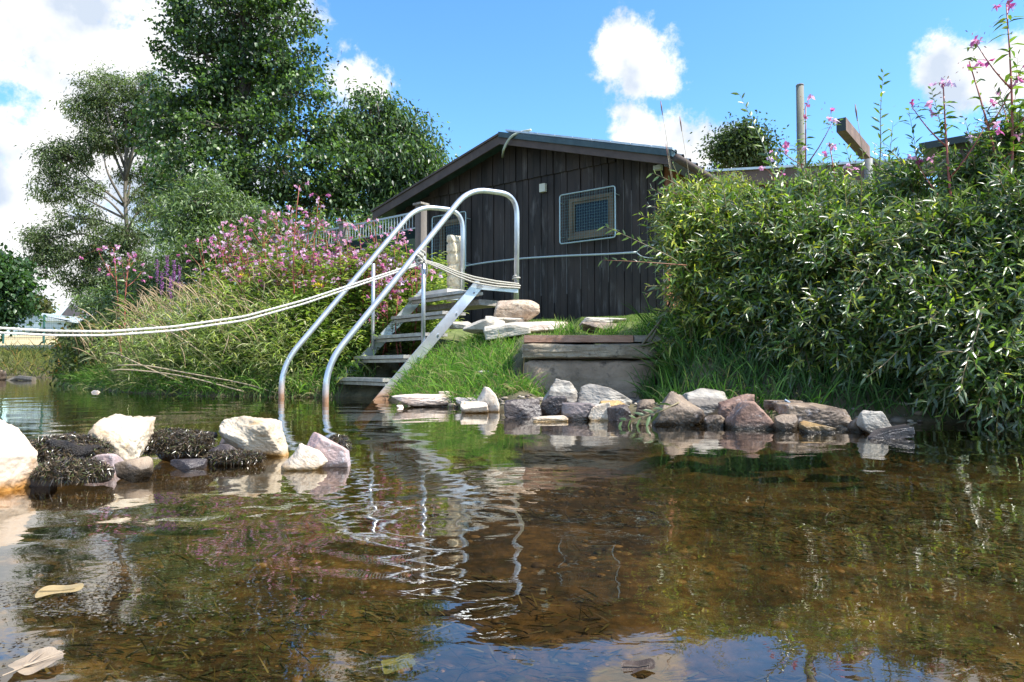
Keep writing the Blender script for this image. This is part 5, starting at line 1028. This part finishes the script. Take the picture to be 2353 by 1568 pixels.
# reed stalks against the sky
for k, (u, v, d, lb) in enumerate([(1518,232,4.6,'dark seed headed grass stalk crossing the roof edge, left one'),(1562,268,4.5,'dark seed headed grass stalk right of the roof corner'),(1965,240,4.0,'pale seed headed stalk crossing the beam'),(1530,330,4.6,'short dry stalk before the hut corner')]):
    a = P(u, v, d); b0 = P(u + 45, v + 330, d); r_ = empty('grass_stalk', b0, lb, 'grass stalk', 'seed headed stalks against the sky')
    V, Fs = tube(bez([b0, (a + b0) / 2 + [.01, 0, 0], a], .5, 6), .0016, 5); mk('stalk', V, Fs, M_stem, r_, True, np.broadcast_to(np.array([.30,.24,.12]), (len(V), 3)))
    dn_ = unit(b0 - a); V, Fs = tube([a, a + dn_ * .04, a + dn_ * .1], [.002, .005, .002], 6); mk('seed_head', V, Fs, M_stem, r_, True, np.broadcast_to(np.array([.22,.12,.10]), (len(V), 3)))
# yellow green bushy weed at hut corner
B4 = [blob(*b) for b in [(1570,480,36,30,4.9),(1620,450,26,26,4.9),(1550,520,40,40,4.9),(1590,560,50,50,4.8),(1660,440,30,30,4.9),(1690,430,24,30,4.9)]]
tree('goldenrod_plant', 'yellow green feathery weed in front of the hut corner', (1.25, 5.0, .6), B4, 16000, .016, .007, [(.26,.26,.05),(.20,.22,.05),(.32,.30,.08)], None, M_leafsoft, M_barkl, .008, .07, cat='plant', limbr=.004)
# ------------------------------------------------------------------ floating leaves
def flat_leaf(label, u, v, size, z, col, under, rot, lobes=False):
    d = (CH - z) * F / (v - HOR); c = np.array([(u - CX) / F * d, d, z]); n = 40; th = np.linspace(0, 2 * math.pi, n, endpoint=False)
    if lobes: r = .017 * (1 + .10 * np.abs(np.sin(th * 4.5))) * (1 - .16 * np.exp(-((th - math.pi) / .3) ** 2)); ex = np.stack([r * np.cos(th) * 1.1, r * np.sin(th) * 1.0], 1)
    else: ex = np.stack([.034 * np.cos(th), .026 * np.sin(th) * (1 - .35 * np.cos(th))], 1)
    ex = ex * size; R_ = np.array([[math.cos(rot), -math.sin(rot)], [math.sin(rot), math.cos(rot)]]); V = []
    for s in (0, .5, 1): V.append(np.column_stack([ex @ R_.T * s, (.002 + .002 * np.sin(th + 1)) * s * s + .0018 * np.sin(th * 3) * s]))
    V = np.concatenate(V); Q = []
    for k in range(2):
        for q in range(n): Q.append([k*n+q, k*n+(q+1)%n, (k+1)*n+(q+1)%n, (k+1)*n+q])
    r_ = empty('fallen_leaf', c, label, 'leaf')
    mk('blade', V + c, np.array(Q), noise_mat('dead_leaf', tuple(np.array(col) * .7), col, 40, .5, .4, bscale=120), r_, True)
    e = np.array([math.cos(rot), math.sin(rot), 0]); mb = MB(); V, Fs = tube([c - e * .030 * size + ZU * .002, c + ZU * .0012, c + e * .022 * size + ZU * .0025], [.0007, .0005, .0003], 5); mb.add(V, Fs)
    if lobes:
        for a in (-.8, .8, -.4, .4):
            e2 = np.array([math.cos(rot + a), math.sin(rot + a), 0]); V, Fs = tube([c - e * .012 + ZU * .002, c + e2 * .020 + ZU * .004], [.0007, .0003], 4); mb.add(V, Fs)
    mb.build('stalk', mat('leaf_stalk', tuple(np.array(col) * .8), .6)[0], r_)
flat_leaf('long yellow brown leaf floating at the lower left', 152, 1352, .68, .004, (.40,.29,.13), False, .2)
flat_leaf('pale lobed leaf lying in the shallow water at the lower left corner', 103, 1512, 1.0, .004, (.34,.26,.18), True, 1.3, True)
flat_leaf('greenish leaf under the water at the bottom centre', 918, 1518, .8, -.02, (.30,.36,.20), True, .4, True)
flat_leaf('dark brown leaf floating before the reflected sky, right of centre', 1462, 1523, .42, .001, (.07,.045,.03), False, .05)
for k, (u, v, lb) in enumerate([(222, 902, 'pinkish pale leaf floating before the left bank'), (920, 937, 'orange tipped pale leaf floating by the ladder foot'), (330, 1140-52, 'white petal floating at the foot of the dam')]):
    d = CH * F / (v - HOR); c = np.array([(u - CX) / F * d, d, .004]); V, Fc = rock_shape(700 + k, 6, .1, 8, ICO4); s_ = d * .004
    tag(mk('floating_petal', V * [s_ * 1.3, s_, s_ * .8] + c, Fc, mat('petal_pale', (.75,.60,.50), .6)[0], None, True), lb, 'petal')
# film of algae on the shallow water
n = 2600; x = rng.normal(-.46, .085, n); y = rng.normal(.74, .07, n); k = vnoise(np.stack([x * 22, y * 22, x * 0], -1), 9) > .45; x, y = x[k], y[k]; n = len(x)
V, Q, C = leaves(np.column_stack([x, y, np.full(n, .0012)]), np.column_stack([rng.normal(size=(n, 2)), np.zeros(n)]), np.tile([0, 0, 1.], (n, 1)) + rdir(n) * .1, rng.uniform(.0015, .006, n), rng.uniform(.001, .004, n), T_RH, 0, palette(n, [(.06,.05,.035),(.10,.085,.06),(.03,.025,.015)]))
tag(mk('algae_film', V, Q, M_stem, None, False, C), 'broken brownish algae film on the shallow water at the lower left', 'algae', kind='stuff')
